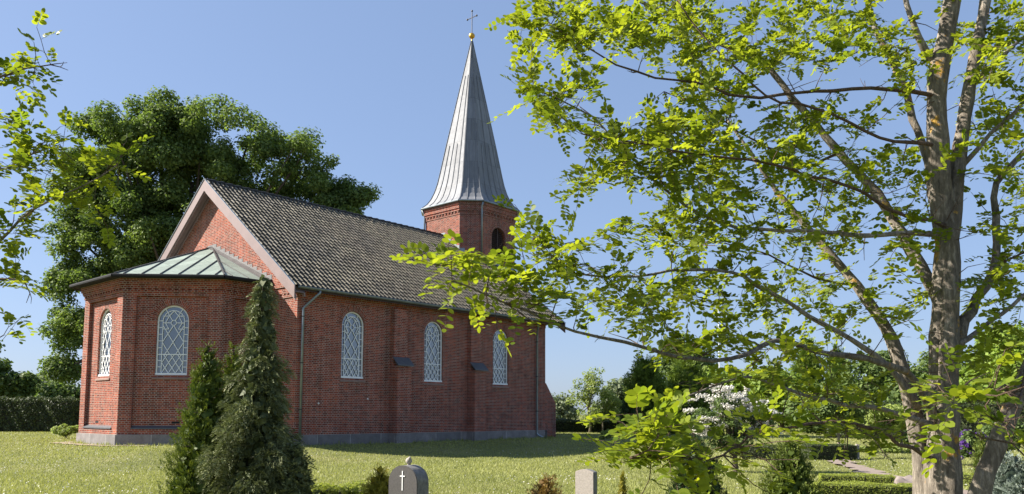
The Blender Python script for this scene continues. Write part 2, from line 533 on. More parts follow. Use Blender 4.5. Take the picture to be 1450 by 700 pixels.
for W, ln in ((WR, NL), (WL, NL), (WG, 2 * HW), (WF, 2 * HW)):
    W.block(plinth, -.06, ln + .06, -.3, ZP, -.1, .06)
# brick cornice bands under the long eaves
for W in (WR, WL):
    W.block(brick, .02, NL - .02, ZE - .30, ZE - .16, -.05, .05)
    W.block(brick, .02, NL - .02, ZE - .16, ZE + .04, -.05, .11)
# corbelled shoulders at the foot of the gable
for a, b in ((4.75, HW + .02), (-HW - .02, -4.75)):
    for z0, z1, o in ((5.46, 5.56, .045), (5.62, 5.86, .05), (5.86, 5.97, .10)):
        WG.block(brick, a + HW, b + HW, z0, z1, -.05, o)
    n = int((b - a) / .24)
    for i in range(n):
        WG.block(brick, a + HW + i * .24 + .05, a + HW + i * .24 + .17, 5.56, 5.62, -.05, .045)

# apse: half an octagon against the gable
AR, ARE, ZAE, ZAA = 4.273, 4.70, 6.18, 8.15
def apse_face(n, wide0, wide1, ops, recess=True):
    """n: outward normal angle; s measured from the face centre."""
    nn = Vector((math.cos(n), math.sin(n), 0)); d = Vector((0, 0, 1)).cross(nn)
    return Wall(nn * AR, d)
apse_brick, apse_plinth, apse_sill = MB(), MB(), MB()
HF = AR * TAN
apse_ops = [(0.0, 1.15, 2.56, 5.13)]
for ang, lo, hi, ops in ((-180, 0, HF, []), (-135, -HF, HF, apse_ops), (-90, -HF, HF, apse_ops), (-45, -HF, HF, apse_ops), (0, -HF, 0, [])):
    a = R(ang); W = apse_face(a, lo, hi, ops)
    r0 = lo + .48 if lo < 0 else lo + .35
    r1 = hi - .48 if hi > 0 else hi - .35
    RD, zb, ztp = .12, .66, 5.46
    W.quad(apse_brick, lo, r0, ZP, 5.7); W.quad(apse_brick, r1, hi, ZP, 5.7)
    W.quad(apse_brick, r0, r1, ZP, zb - .06); W.quad(apse_brick, r0, r1, ztp, 5.7)
    W.bay(apse_brick, r0, r1, zb, ztp, ops, -RD)
    apse_brick.face([W.P(r0, zb - .06, 0), W.P(r0, zb, -RD), W.P(r0, ztp, -RD), W.P(r0, ztp, 0)][::-1], [(0, zb), (RD, zb), (RD, ztp), (0, ztp)][::-1])
    apse_brick.face([W.P(r1, zb - .06, 0), W.P(r1, zb, -RD), W.P(r1, ztp, -RD), W.P(r1, ztp, 0)], [(0, zb), (RD, zb), (RD, ztp), (0, ztp)])
    apse_brick.face([W.P(r0, ztp, -RD), W.P(r1, ztp, -RD), W.P(r1, ztp, 0), W.P(r0, ztp, 0)], [(r0, 0), (r1, 0), (r1, RD), (r0, RD)])
    # sloping sill course
    b = [W.P(r0 + .004, zb - .07, .03), W.P(r1 - .004, zb - .07, .03), W.P(r1 - .004, zb - .07, -RD), W.P(r0 + .004, zb - .07, -RD)]
    t = [W.P(r0 + .004, zb - .025, .03), W.P(r1 - .004, zb - .025, .03), W.P(r1 - .004, zb + .05, -RD), W.P(r0 + .004, zb + .05, -RD)]
    apse_sill.hexa(b, t)
    windowed(W, ops, -RD)
    # corbelled cornice, mitred at the corners
    def band(z0, z1, o):
        e0 = o * TAN if lo < 0 else 0; e1 = o * TAN if hi > 0 else 0
        l_, h_ = lo - e0, hi + e1
        apse_brick.face([W.P(l_, z0, o), W.P(h_, z0, o), W.P(h_, z1, o), W.P(l_, z1, o)], [(l_, z0), (h_, z0), (h_, z1), (l_, z1)])
        apse_brick.face([W.P(lo, z0, 0), W.P(hi, z0, 0), W.P(h_, z0, o), W.P(l_, z0, o)], [(lo, 0), (hi, 0), (h_, o), (l_, o)])
        apse_brick.face([W.P(l_, z1, o), W.P(h_, z1, o), W.P(hi, z1, 0), W.P(lo, z1, 0)], [(l_, 0), (h_, 0), (hi, o), (lo, o)])
    W.quad(apse_brick, lo, hi, 5.7, ZAE)
    band(5.60, 5.665, .035); band(5.735, 5.80, .07); band(5.80, 5.87, .10); band(5.87, 6.10, .15)
    n = int((hi - lo) / .24)
    for i in range(n):
        W.block(apse_brick, lo + .06 + i * .24, lo + .18 + i * .24, 5.667, 5.733, -.02, .055)
    e0 = .06 * TAN if lo < 0 else 0; e1 = .06 * TAN if hi > 0 else 0
    W.block(apse_plinth, lo - e0, hi + e1, -.3, ZP, -.3, .06)
    for z in (.80,):                                           # small iron air vent
        if ops: vent_at = W.block

bw = brick.build('nave_wall', M['brick'], church)
plinth.build('plinth', M['plinth'], church)
aw = apse_brick.build('apse_wall', M['brick'], church)
apse_plinth.build('plinth', M['plinth'], church)
apse_sill.build('sill_course', M['slate'], church)
for W, c, w, zs, zt, o in windows:
    wf = window(W, c, w, zs, zt, o, church)
    arch_ring(W, c, w, zs, zt, o, wf)
    sm = MB()
    b = [W.P(c - w / 2 - .06, zs - .16, o + .035), W.P(c + w / 2 + .06, zs - .16, o + .035), W.P(c + w / 2 + .06, zs - .16, o - .1), W.P(c - w / 2 - .06, zs - .16, o - .1)]
    t = [W.P(c - w / 2 - .06, zs - .10, o + .035), W.P(c + w / 2 + .06, zs - .10, o + .035), W.P(c + w / 2 + .06, zs - .004, o - .1), W.P(c - w / 2 - .06, zs - .004, o - .1)]
    sm.hexa(b, t); sm.build('sill', M['sill'], wf)
for ang, s_ in ((-90, -.35), (-45, .25)):
    W = apse_face(R(ang), 0, 0, [])
    v = MB(); W.block(v, s_ - .14, s_ + .14, .80, .87, -.16, -.115); v.build('air_vent', M['dark'], church)
for y in (1.02, 3.30):
    v = MB(); v.sphere(WR.P(y, 1.55 if y < 2 else 1.75, .01), .035); v.build('wall_stud', M['white'], church)

# apse roof
rv = [Vector((ARE, 0, ZAE)), Vector((ARE, -ARE * TAN, ZAE)), Vector((ARE * TAN, -ARE, ZAE)), Vector((-ARE * TAN, -ARE, ZAE)), Vector((-ARE, -ARE * TAN, ZAE)), Vector((-ARE, 0, ZAE))]
apex = Vector((0, -.02, ZAA))
ar, ab, se = MB(), MB(), MB()
for i in range(5):
    A, B = rv[i], rv[i + 1]
    ar.face([A, apex, B][::-1]); 
    d1 = A - Vector((0, 0, .10)); d2 = B - Vector((0, 0, .10))
    inn = lambda p: Vector((p.x * .86, p.y * .86, p.z))
    ab.face([A, B, d2, d1]); ab.face([d1, d2, inn(d2), inn(d1)])
    ab.tube([A * 1.012 + Vector((0, 0, -.14)), B * 1.012 + Vector((0, 0, -.14))], .07, 8)
    mid = (A + B) / 2
    if i in (0, 4): up = (apex - Vector((A.x if i == 0 else B.x, 0, ZAE))); up = Vector((up.x, 0, up.z)).normalized()
    else: up = (apex - mid).normalized()
    along = (B - A).normalized(); nrm = along.cross(up).normalized()
    if nrm.z < 0: nrm = -nrm
    ln = (B - A).length
    nseam = int(ln / .62)
    for k in range(1, nseam + 1):
        s_ = ln * (k - .5) / nseam
        st = A + along * s_
        # run up the slope to the hip
        if i == 0: full = (apex - rv[0]).length; fr = s_ / (ARE * TAN); lim = full * (1 - fr) if fr < 1 else 0
        elif i == 4: full = (apex - rv[5]).length; lim = full * (s_ / (ARE * TAN))
        else: full = (apex - mid).length; lim = full * (1 - abs(s_ - ln / 2) / (ln / 2))
        if lim > .25: se.bar(st + nrm * .012, st + up * (lim - .05) + nrm * .012, .025, .05, up=nrm)
    hip = A if i else None
    if hip is not None: se.bar(hip + Vector((0, 0, .02)), apex + Vector((0, 0, .02)), .05, .05)
aro = ar.build('apse_roof', M['copper'], church)
se.build('standing_seam', M['seam'], aro)
ab.build('apse_gutter', M['dark'], church)
fl = MB()
for sg in (-1, 1):
    n = 13
    for i in range(n):
        x0, x1 = ARE * i / n, ARE * (i + 1) / n
        z0 = ZAA - (ZAA - ZAE) * i / n; z1 = ZAA - (ZAA - ZAE) * (i + 1) / n
        pts = [(sg * x0, z0 - .02), (sg * x1, z1 - .02), (sg * x1, z0 + .13), (sg * x0, z0 + .13)]
        if sg < 0: pts = pts[::-1]
        fl.face([(p, -.012, q) for p, q in pts]); 
        fl.face([(sg * x0, -.012, z0 + .13), (sg * x1, -.012, z0 + .13), (sg * x1, 0, z0 + .13), (sg * x0, 0, z0 + .13)])
    fl.face([(sg * a, y, z) for a, y, z in ([(0, -.26, ZAA - .02), (ARE, -.26, ZAE + .03), (ARE, -.012, ZAE + .10), (0, -.012, ZAA + .05)] )][::sg])
fl.build('stepped_flashing', M['lead'], aro)

# nave roof of pantiles
RF0, RF1 = -VO - .02, NL + .95
rows, PW = 26, .212
ncol = int(round((RF1 - RF0) / PW)); PW = (RF1 - RF0) / ncol
SUB = 13
prof_s = np.arange(ncol * SUB + 1) / SUB
ph = prof_s % 1.0
prof = np.where(ph < .54, .072 * np.sqrt(np.clip(1 - ((ph - .27) / .27) ** 2, 0, 1)), -.012 * np.sin(np.pi * (ph - .54) / .46))
slope_len = math.hypot(HW + EO, ZA - ZE)
trs = np.random.default_rng(3)
for sg in (1, -1):
    down = np.array([sg * (HW + EO), 0, ZE - ZA]) / slope_len
    nor = np.array([sg * (ZA - ZE), 0, HW + EO]) / slope_len
    V, Fc = [], []
    for r_ in range(rows):
        t0, t1 = slope_len * r_ / rows, slope_len * (r_ + 1) / rows + .05
        jit = np.repeat(trs.normal(0, .0035, ncol), SUB); jit = np.append(jit, jit[-1])
        ylin = RF0 + prof_s * PW
        rr = []
        for t, lift in ((t0, .0), (t1, .032), (t1, .0)):
            P = np.outer(np.ones(len(ylin)), np.array([0, 0, ZA]) + down * t) + np.outer(prof + lift + jit, nor)
            P[:, 1] += ylin
            rr.append(P)
        b = len(V) * 0 + sum(len(x) for x in V)
        n = len(ylin)
        V += rr
        for q in range(2):
            for i in range(n - 1):
                f = (b + q * n + i, b + q * n + i + 1, b + (q + 1) * n + i + 1, b + (q + 1) * n + i)
                Fc.append(f if sg < 0 else f[::-1])
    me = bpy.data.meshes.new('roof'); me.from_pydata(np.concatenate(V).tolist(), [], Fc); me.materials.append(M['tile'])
    sun_flank = np.where(ph < .54, np.clip(1 - np.abs((ph - .15) / .16) ** 2.5, 0, 1), 0)  # buff stripe on the gable-side flank, a painted-in sun highlight
    at_ = me.attributes.new('sun_flank', 'FLOAT', 'POINT'); at_.data.foreach_set('value', np.tile(np.concatenate([sun_flank, sun_flank, sun_flank * .4]), rows).astype(np.float32))
    me.polygons.foreach_set('use_smooth', [True] * len(me.polygons)); me.update()
    try: me.set_sharp_from_angle(angle=R(50))
    except Exception: pass
    ro = link(bpy.data.objects.new('roof', me), church)
    dk = MB()                                                   # boarding under the tiles
    e = HW + EO
    dk.face([(0, RF0, ZA - .03), (sg * e, RF0, ZE - .03), (sg * e, RF1, ZE - .03), (0, RF1, ZA - .03)][::sg])
    dk.face([(0, RF0, ZA - .16), (sg * e, RF0, ZE - .16), (sg * e, RF1, ZE - .16), (0, RF1, ZA - .16)][::-sg])
    dk.face([(sg * e, RF0, ZE - .16), (sg * e, RF1, ZE - .16), (sg * e, RF1, ZE - .03), (sg * e, RF0, ZE - .03)][::sg])
    for yy in (RF0, RF1):
        dk.face([(0, yy, ZA - .16), (sg * e, yy, ZE - .16), (sg * e, yy, ZE - .03), (0, yy, ZA - .03)])
    dk.build('roof_boarding', M['louvre'], ro)
    if sg > 0:
        rt = MB()
        y = RF0
        while y < RF1 - .1:
            y2 = min(y + .40, RF1)
            rt.tube([(0, y, ZA - .03), (0, y2 + .04, ZA + .0)], [.12, .135], 12, cap=True)
            y = y2
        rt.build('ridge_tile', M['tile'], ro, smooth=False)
    # barge boards with a metal capping
    for yy, dirn in ((-VO, -1), (RF1 + .02, 1)):
        bb = MB(); cp = MB()
        y0, y1 = (yy - .045, yy) if dirn < 0 else (yy, yy + .045)
        def slopebar(mb, dz0, dz1, ya, yb, x1=HW + EO + .05):
            b = [(0, ya, ZA + dz0), (sg * x1, ya, ZA - SL * x1 + dz0), (sg * x1, yb, ZA - SL * x1 + dz0), (0, yb, ZA + dz0)]
            t = [(0, ya, ZA + dz1), (sg * x1, ya, ZA - SL * x1 + dz1), (sg * x1, yb, ZA - SL * x1 + dz1), (0, yb, ZA + dz1)]
            if sg < 0: b, t = b[::-1], t[::-1]
            mb.hexa(b, t)
        slopebar(bb, -.44, .06, y0, y1)
        if dirn < 0:
            slopebar(bb, -.20, -.17, y1 + .004, -.004); slopebar(bb, -.50, -.30, y1 + .004, y1 + .05); slopebar(bb, -.34, -.17, -.06, -.003)
        bo = bb.build('barge_board', M['mauve'], church)
        slopebar(cp, .06, .085, y0 - .03, y1 + .05)
        cp.build('verge_capping', M['pipe'], bo)

# gutters and rain pipes
for sg in (1, -1):
    g = MB(); x = sg * (HW + EO + .06)
    n = 10
    for a0, a1, rr in ((math.pi, 2 * math.pi, .075),):
        ring = [(rr * math.cos(a0 + (a1 - a0) * i / n), rr * math.sin(a0 + (a1 - a0) * i / n)) for i in range(n + 1)]
        ya, yb = -VO + .12, NL + .06
        for (p, q), (p2, q2) in zip(ring[:-1], ring[1:]):
            g.face([(x + p, ya, ZE - .01 + q), (x + p, yb, ZE - .01 + q), (x + p2, yb, ZE - .01 + q2), (x + p2, ya, ZE - .01 + q2)])
        for yy in (ya, yb): g.face([(x + p, yy, ZE - .01 + q) for p, q in ring])
    g.tube([(x + sg * .075, -VO + .12, ZE - .01), (x + sg * .075, NL + .06, ZE - .01)], .012, 6)
    g.build('gutter', M['pipe'], church)
    for ya, yb, foot in ((.62, .18, 0), (13.25, 13.62, 1)):
        p = MB()
        xw = sg * (HW + .12)
        pts = [(x, ya, ZE - .07), (x, ya, ZE - .16), (x - sg * .06, ya * .8 + yb * .2, ZE - .26), (xw + sg * .06, ya * .2 + yb * .8, ZE - .62), (xw, yb, ZE - .74), (xw, yb, .30 if foot else .02)]
        if foot: pts += [(xw, yb, .22), (xw + sg * .10, yb + .05, .12), (xw + sg * .28, yb + .12, .05)]
        p.tube(pts, .048, 10)
        po = p.build('downpipe', M['pipe'], church, smooth=True)
        for z in (1.3, 3.0, 4.7):
            k = MB(); k.tube([(xw, yb, z), (xw, yb, z + .04)], .056, 10); k.bar((xw, yb, z + .02), (sg * HW, yb, z + .02), .03, .03)
            k.build('pipe_bracket', M['iron'], po)

# buttresses
def buttress(sg, y):
    b, c = MB(), MB()
    hw_, o1, o2 = .37, .22, .46
    W = Wall((sg * HW, y, 0), (0, sg, 0))
    W.block(b, -hw_, hw_, ZP, ZE - .31, -.02, o1)
    W.block(b, -hw_, hw_, ZP, 3.1, o1 - .003, o2)
    W.block(b, -hw_ - .05, hw_ + .05, -.3, ZP + .001, -.02, o2 + .06)
    bo = b.build('buttress', M['brick'], church)
    b2 = [W.P(-hw_ - .06, 3.10, o2 + .10), W.P(hw_ + .06, 3.10, o2 + .10), W.P(hw_ + .06, 3.43, o1 - .002), W.P(-hw_ - .06, 3.43, o1 - .002)]
    c.hexa(b2, [p + Vector((0, 0, .05)) for p in b2])
    c.build('cap', M['slate'], bo)
    pl = MB(); W.block(pl, -hw_ - .055, hw_ + .055, -.3, ZP + .003, -.02, o2 + .066); pl.build('plinth', M['plinth'], bo)
for sg in (1, -1):
    for y in (4.79, 9.24): buttress(sg, y)
    wb = MB()                                                   # sloping buttress on the far gable
    xa, xb = (5.3, 6.02) if sg > 0 else (-6.02, -5.3)
    for (p, q) in ((0, 0),):
        A = [(xa, NL, -.3), (xa, NL + 1.4, -.3), (xa, NL + 1.4, 1.72), (xa, NL + .62, 2.72), (xa, NL, 3.05)]
        B = [(xb, *v[1:]) for v in A]
        wb.face(A[::-1], [(v[1], v[2]) for v in A[::-1]]); wb.face(B, [(v[1], v[2]) for v in B])
        for i in range(len(A)):
            j = (i + 1) % len(A)
            wb.face([A[i], A[j], B[j], B[i]], [(0, A[i][2] + A[i][1]), (0, A[j][2] + A[j][1]), (.75, A[j][2] + A[j][1]), (.75, A[i][2] + A[i][1])])
    wb.build('buttress', M['brick'], church)

# tower: a square with chamfered corners
TY, TS, TC = 15.55, 2.21, .853
ZT = 12.75
def octo(s_, c_, z, y=TY):
    m = s_ - c_
    return [Vector(p) + Vector((0, y, z)) for p in ((m, -s_, 0), (s_, -m, 0), (s_, m, 0), (m, s_, 0), (-m, s_, 0), (-s_, m, 0), (-s_, -m, 0), (-m, -s_, 0))]
tb, tfl = MB(), MB()
oc = octo(TS, TC, 0)
for i in range(8):
    A, B = oc[i], oc[(i + 1) % 8]
    W = Wall(A, B - A); ln = (B - A).length
    ops = [(ln / 2, 1.14, 9.66, 11.48)] if i in (1, 5) else []
    W.bay(tb, 0, ln, 0, ZT, ops, 0, .3)
    for z0, z1, o in ((11.98, 12.06, .03), (12.18, 12.30, .07), (12.30, 12.50, .11), (12.50, 12.72, .15)):
        e = o * TAN
        W.block(tb, -e, ln + e, z0, z1, -.02, o)
    n = int(ln / .24)
    for k in range(n):
        W.block(tb, (k + .25) * ln / n, (k + .72) * ln / n, 12.06, 12.18, -.02, .05)
tw = tb.build('tower_wall', M['brick'], church)
for i in (1, 5):
    A, B = oc[i], oc[(i + 1) % 8]; W = Wall(A, B - A); ln = (B - A).length; c = ln / 2
    lv = MB(); r = .57; sp = 11.48 - r
    zz = 9.66
    while zz < 11.44:
        h = math.sqrt(max(0, r * r - max(0, zz + .05 - sp) ** 2))
        if h > .1:
            b = [W.P(c - h, zz, -.14), W.P(c + h, zz, -.14), W.P(c + h, zz + .09, -.26), W.P(c - h, zz + .09, -.26)]
            lv.hexa(b, [p + Vector((0, 0, .02)) for p in b])
        zz += .11
    W.block(lv, c - .03, c + .03, 9.66, 11.46, -.14, -.10)
    N = 16; arcp = [(c - r * math.cos(math.pi * k / N), sp + r * math.sin(math.pi * k / N)) for k in range(N + 1)]
    lv.face([W.P(a, z, -.29) for a, z in [(c - r, 9.66), (c + r, 9.66)] + arcp[::-1]])
    lo = lv.build('louvre', M['louvre'], tw)
    arch_ring(W, c, 1.14, 9.66, 11.48, 0, tw)
    W.block(tfl, .05, ln - .05, 9.15, 9.42, 0, .012)
    for k in range(14): 
        b0 = TS; 
    for k in range(int(ln / .14)):
        W.block(tfl, .06 + k * .14, .16 + k * .14, 9.02, 9.16, .0, .10)
# stepped flashing on the face that looks down the nave and on the chamfers
zr = lambda x: ZA - SL * abs(x)
for sg in (-1, 1):
    m = TS - TC; n = 6
    for i in range(n):
        x0, x1 = m * i / n, m * (i + 1) / n
        zb, zt_ = zr(x1) - .05, zr(x0) + .16
        a, b = (x0, x1) if sg > 0 else (-x1, -x0)
        tfl.box(a, b, TY - TS - .012, TY - TS + .01, zb, zt_)
    for i in range(4):
        f0, f1 = i / 4, (i + 1) / 4
        p0 = Vector((sg * (m + TC * f0), TY - TS + TC * f0, 0)); p1 = Vector((sg * (m + TC * f1), TY - TS + TC * f1, 0))
        nv = Vector((sg, -1, 0)).normalized() * .012
        zb, zt_ = zr(p1.x) - .05, zr(p0.x) + .16
        q = [p0 + nv + Vector((0, 0, zb)), p1 + nv + Vector((0, 0, zb)), p1 + nv + Vector((0, 0, zt_)), p0 + nv + Vector((0, 0, zt_))]
        tfl.face(q[::sg]); tfl.face([q[3], q[2], q[2] - nv, q[3] - nv][::sg])
tfl.build('tower_flashing', M['pipe'], tw)

# spire: octagonal, flared at the foot, standing seams
prof_t = [(0, 1.0), (.022, .90), (.05, .825), (.09, .755), (.14, .695), (.20, .645), (.27, .592), (.36, .523), (.53, .388), (.78, .188), (1.0, .014)]
ZS, ZTIP, SS, SK = 12.75, 23.0, 2.40, .93
spm, spu = MB(), MB()
def spo(t, k): return octo(SS * k, SK * k, ZS + (ZTIP - ZS) * t)
L = 0
acc = [0]
for (t0, k0), (t1, k1) in zip(prof_t[:-1], prof_t[1:]):
    acc.append(acc[-1] + math.hypot((t1 - t0) * (ZTIP - ZS), (k1 - k0) * SS))
for j in range(len(prof_t) - 1):
    (t0, k0), (t1, k1) = prof_t[j], prof_t[j + 1]
    A, B = spo(t0, k0), spo(t1, k1)
    for i in range(8):
        i2 = (i + 1) % 8
        la, lb = (A[i2] - A[i]).length, (B[i2] - B[i]).length
        spm.face([A[i], A[i2], B[i2], B[i]], [(-la / 2 + i * 3.1, acc[j]), (la / 2 + i * 3.1, acc[j]), (lb / 2 + i * 3.1, acc[j + 1]), (-lb / 2 + i * 3.1, acc[j + 1])])
        n = 4 if i % 2 == 1 or True and i in (3, 7, 1, 5) else 2
        n = {True: 5, False: 3}[i in (1, 3, 5, 7)]
        for k in range(n):
            f = k / n
            if k and t0 > (.30 if k % 2 else .62): continue
            p, q = A[i].lerp(A[i2], f), B[i].lerp(B[i2], f)
            w = .035 if k else .05
            out = Vector((p.x, p.y - TY, .4)).normalized()
            spm.bar(p + out * .006, q + out * .006, w * (1 if t0 < .4 else .75), .05, up=out)
o0 = spo(0, 1.0); oi = octo(TS + .02, TC, ZS - .0)
for i in range(8):
    i2 = (i + 1) % 8
    spu.face([o0[i2] - Vector((0, 0, .10)), o0[i] - Vector((0, 0, .10)), oi[i] - Vector((0, 0, .1)), oi[i2] - Vector((0, 0, .1))])
    spu.face([o0[i] - Vector((0, 0, .10)), o0[i2] - Vector((0, 0, .10)), o0[i2], o0[i]])
    c0 = Vector((0, TY, ZS - .07)); p_ = lambda v: c0 + (v - c0) * 1.012
    spu.tube([p_(o0[i]) - Vector((0, 0, .06)), p_(o0[i2]) - Vector((0, 0, .06))], .055, 8)
spo_ = spm.build('spire', M['zinc'], church)
spu.build('eaves_gutter', M['pipe'], spo_)
for sg in (1, -1):
    p = MB()
    c = octo(TS + .05, TC, 0)[1 if sg > 0 else 7]
    e = o0[1 if sg > 0 else 7]
    p.tube([e - Vector((0, 0, .12)), (c.x + sg * .02, c.y - .02, 12.42), (c.x, c.y, 12.2), (c.x, c.y, 9.55)], .05, 8)
    p.build('tower_downpipe', M['pipe'], tw, smooth=True)
ba = MB(); ba.sphere((0, TY, ZTIP + .32), .18, 16, 10, (1, 1, .95)); ba.tube([(0, TY, ZTIP - .15), (0, TY, ZTIP + .2)], .04, 8)
bl = ba.build('finial_ball', M['gold'], spo_, smooth=True)
cr = MB(); z0 = ZTIP + .45
cr.tube([(0, TY, z0), (0, TY, z0 + 1.38)], .024, 8); cr.tube([(-.36, TY, z0 + .99), (.36, TY, z0 + .99)], .022, 8)
for p in ((0, TY, z0 + 1.40), (-.38, TY, z0 + .99), (.38, TY, z0 + .99)): cr.sphere(p, .06, 10, 6)
cr.build('spire_cross', M['iron'], spo_)
# ================================================================== FOLIAGE HELPERS
def unit(a): return a / np.maximum(np.linalg.norm(a, axis=-1, keepdims=True), 1e-9)

def leaf_quads(C, N, A, l, w, fold=.0):
    """Rhombic leaves: centres, normals, axes, lengths, widths -> (n*4, 3)."""
    N = unit(N); A = unit(A - N * (A * N).sum(-1, keepdims=True)); B = np.cross(N, A)
    l = np.broadcast_to(np.asarray(l, float), (len(C),))[:, None]; w = np.broadcast_to(np.asarray(w, float), (len(C),))[:, None]
    up = N * (w * fold)
    return np.stack([C - A * l / 2, C + B * w / 2 + up - A * l * .06, C + A * l / 2, C - B * w / 2 + up - A * l * .06], 1).reshape(-1, 3)

def leaf_ovals(base, A, N, l, w):
    """Oval leaflets of eight points, from the stalk end outwards."""
    N = unit(N); A = unit(A - N * (A * N).sum(-1, keepdims=True)); B = np.cross(N, A)
    l = np.asarray(l, float)[:, None]; w = np.asarray(w, float)[:, None]
    sh_ = [(0, 0), (.18, .36), (.5, .5), (.82, .37), (1, 0), (.82, -.37), (.5, -.5), (.18, -.36)]
    return np.stack([base + A * l * t + B * w * s_ + N * (w * abs(s_) * .18) for t, s_ in sh_], 1).reshape(-1, 3)

def rdir(n, g): return unit(g.normal(size=(n, 3)))

def clump_leaves(cl, n, l, g, up=.6, flat=.75, shell=.55):
    """cl: (m, 4) clumps (x, y, z, r). n leaves spread through them."""
    cl = np.asarray(cl, float)
    wgt = cl[:, 3] ** 2; idx = g.choice(len(cl), n, p=wgt / wgt.sum())
    d = rdir(n, g); rad = cl[idx, 3] * (shell + (1 - shell) * g.random(n) ** .5) * g.uniform(.82, 1.12, n)
    off = d * rad[:, None]; off[:, 2] *= flat
    C = cl[idx, :3] + off
    N = unit(d * .7 + rdir(n, g) * .8 + np.array([0, 0, up]))
    A = rdir(n, g) + d * .5 - np.array([0, 0, .35])
    ll = l * g.uniform(.7, 1.25, n)
    return leaf_quads(C, N, A, ll, ll * g.uniform(.55, .8, n), .12), np.clip(g.normal(.5, .22, n) + g.normal(0, .12, len(cl))[idx], 0, 1)

def ellipsoid_clumps(ells, m, r0, r1, g, surf=.55):
    """ells: (x, y, z, rx, ry, rz). Clump centres biased to the shells; those deep inside another lobe thinned out."""
    ells = np.asarray(ells, float)
    wv = (ells[:, 3] * ells[:, 4] * ells[:, 5]) ** .67
    out = []
    while len(out) < m:
        i = g.choice(len(ells), p=wv / wv.sum()); e = ells[i]
        d = rdir(1, g)[0]; t = surf + (1 - surf) * g.random() ** .6
        if g.random() < .25: t = g.random() ** .5 * surf
        r = g.uniform(r0, r1)
        k = max(.1, 1 - .75 * r / max(e[3], e[5]))
        p = e[:3] + d * e[3:] * t * k
        out.append((*p, r))
    return np.array(out)

def grow_tree(name, label, base, ells, m, r0, r1, n, leaf, mats, trunk_r, seed, cat='tree', group=None, stems=1, limbs=14, up=.6, flat=.75, fork=.35, shell=.5):
    g = np.random.default_rng(seed)
    base = Vector(base); o = empty(name, base); tag(o, label, cat, group)
    loc = np.array(base)
    cl = ellipsoid_clumps(np.array(ells, float) - np.array([*loc, 0, 0, 0]), m, r0, r1, g)
    V, t = clump_leaves(cl, n, leaf, g, up, flat, shell)
    mesh_np('crown', V, 4, mats[1], o, t)
    mb = MB()
    top = cl[:, 2].max(); cx, cy = cl[:, 0].mean(), cl[:, 1].mean()
    zf = top * fork
    for s_ in range(stems):
        ph_ = g.uniform(0, 6.28); dx, dy = (g.normal(0, .12, 2) * zf if stems > 1 else (0, 0))
        pts = [(dx * .2 * 0 + (s_ * .1 if stems > 1 else 0), 0, -.25)] + [(dx * q + cx * q * .5 + .05 * zf * math.sin(q * 4 + ph_), dy * q + cy * q * .5, zf * q) for q in (.25, .5, .75, 1)] + [(cx * .8, cy * .8, top * .75)]
        rr = trunk_r / math.sqrt(stems)
        mb.tube(pts, [rr * 1.25, rr, rr * .92, rr * .85, rr * .75, rr * .25], 9, wob=.04, seed=seed)
    for i in g.choice(len(cl), min(limbs, len(cl)), replace=False):
        e = cl[i]; z0 = g.uniform(.65, 1.0) * zf
        st = Vector((cx * .45, cy * .45, z0)); en = Vector(e[:3]); md = st.lerp(en, .5) + Vector((0, 0, .12 * (en - st).length * g.uniform(-.3, 1)))
        mb.tube([st, st.lerp(md, .5) + Vector(rdir(1, g)[0] * .05), md, md.lerp(en, .6), en], [trunk_r * .42, trunk_r * .34, trunk_r * .26, trunk_r * .16, trunk_r * .05], 6, cap=False)
    mb.build('trunk', mats[0], o, smooth=True)
    return o

def sprays(B, D, L, g, K=10, droop=.0, spread=.42, lw=.34):
    """Fans of scale-leaf twigs: base points, directions, lengths."""
    n = len(B)
    D = unit(D); side = unit(np.cross(D, rdir(n, g)))
    nn = np.cross(D, side)
    Vs, ts = [], []
    tint = np.clip(g.normal(.45, .2, n), 0, 1)
    for k in range(K):
        t = (k + .5) / K; sg = 1 if k % 2 else -1
        if k == K - 1: sg = 0
        c = B + D * (L * t)[:, None] + side * (sg * L * spread * (1 - t * .75) * .6)[:, None] - np.array([0, 0, 1]) * (droop * L * t * t)[:, None]
        a = D + side * (sg * .9) - np.array([0, 0, droop * t]) + rdir(n, g) * .15
        l = L * lw * g.uniform(.8, 1.2, n)
        Vs.append(leaf_quads(c, nn + rdir(n, g) * .45, a, l, l * .42, .1).reshape(n, 4, 3))
        ts.append(np.clip(tint + t * .35 - .1 + g.normal(0, .08, n), 0, 1))
    return np.concatenate(Vs, 0).reshape(-1, 3), np.concatenate(ts)

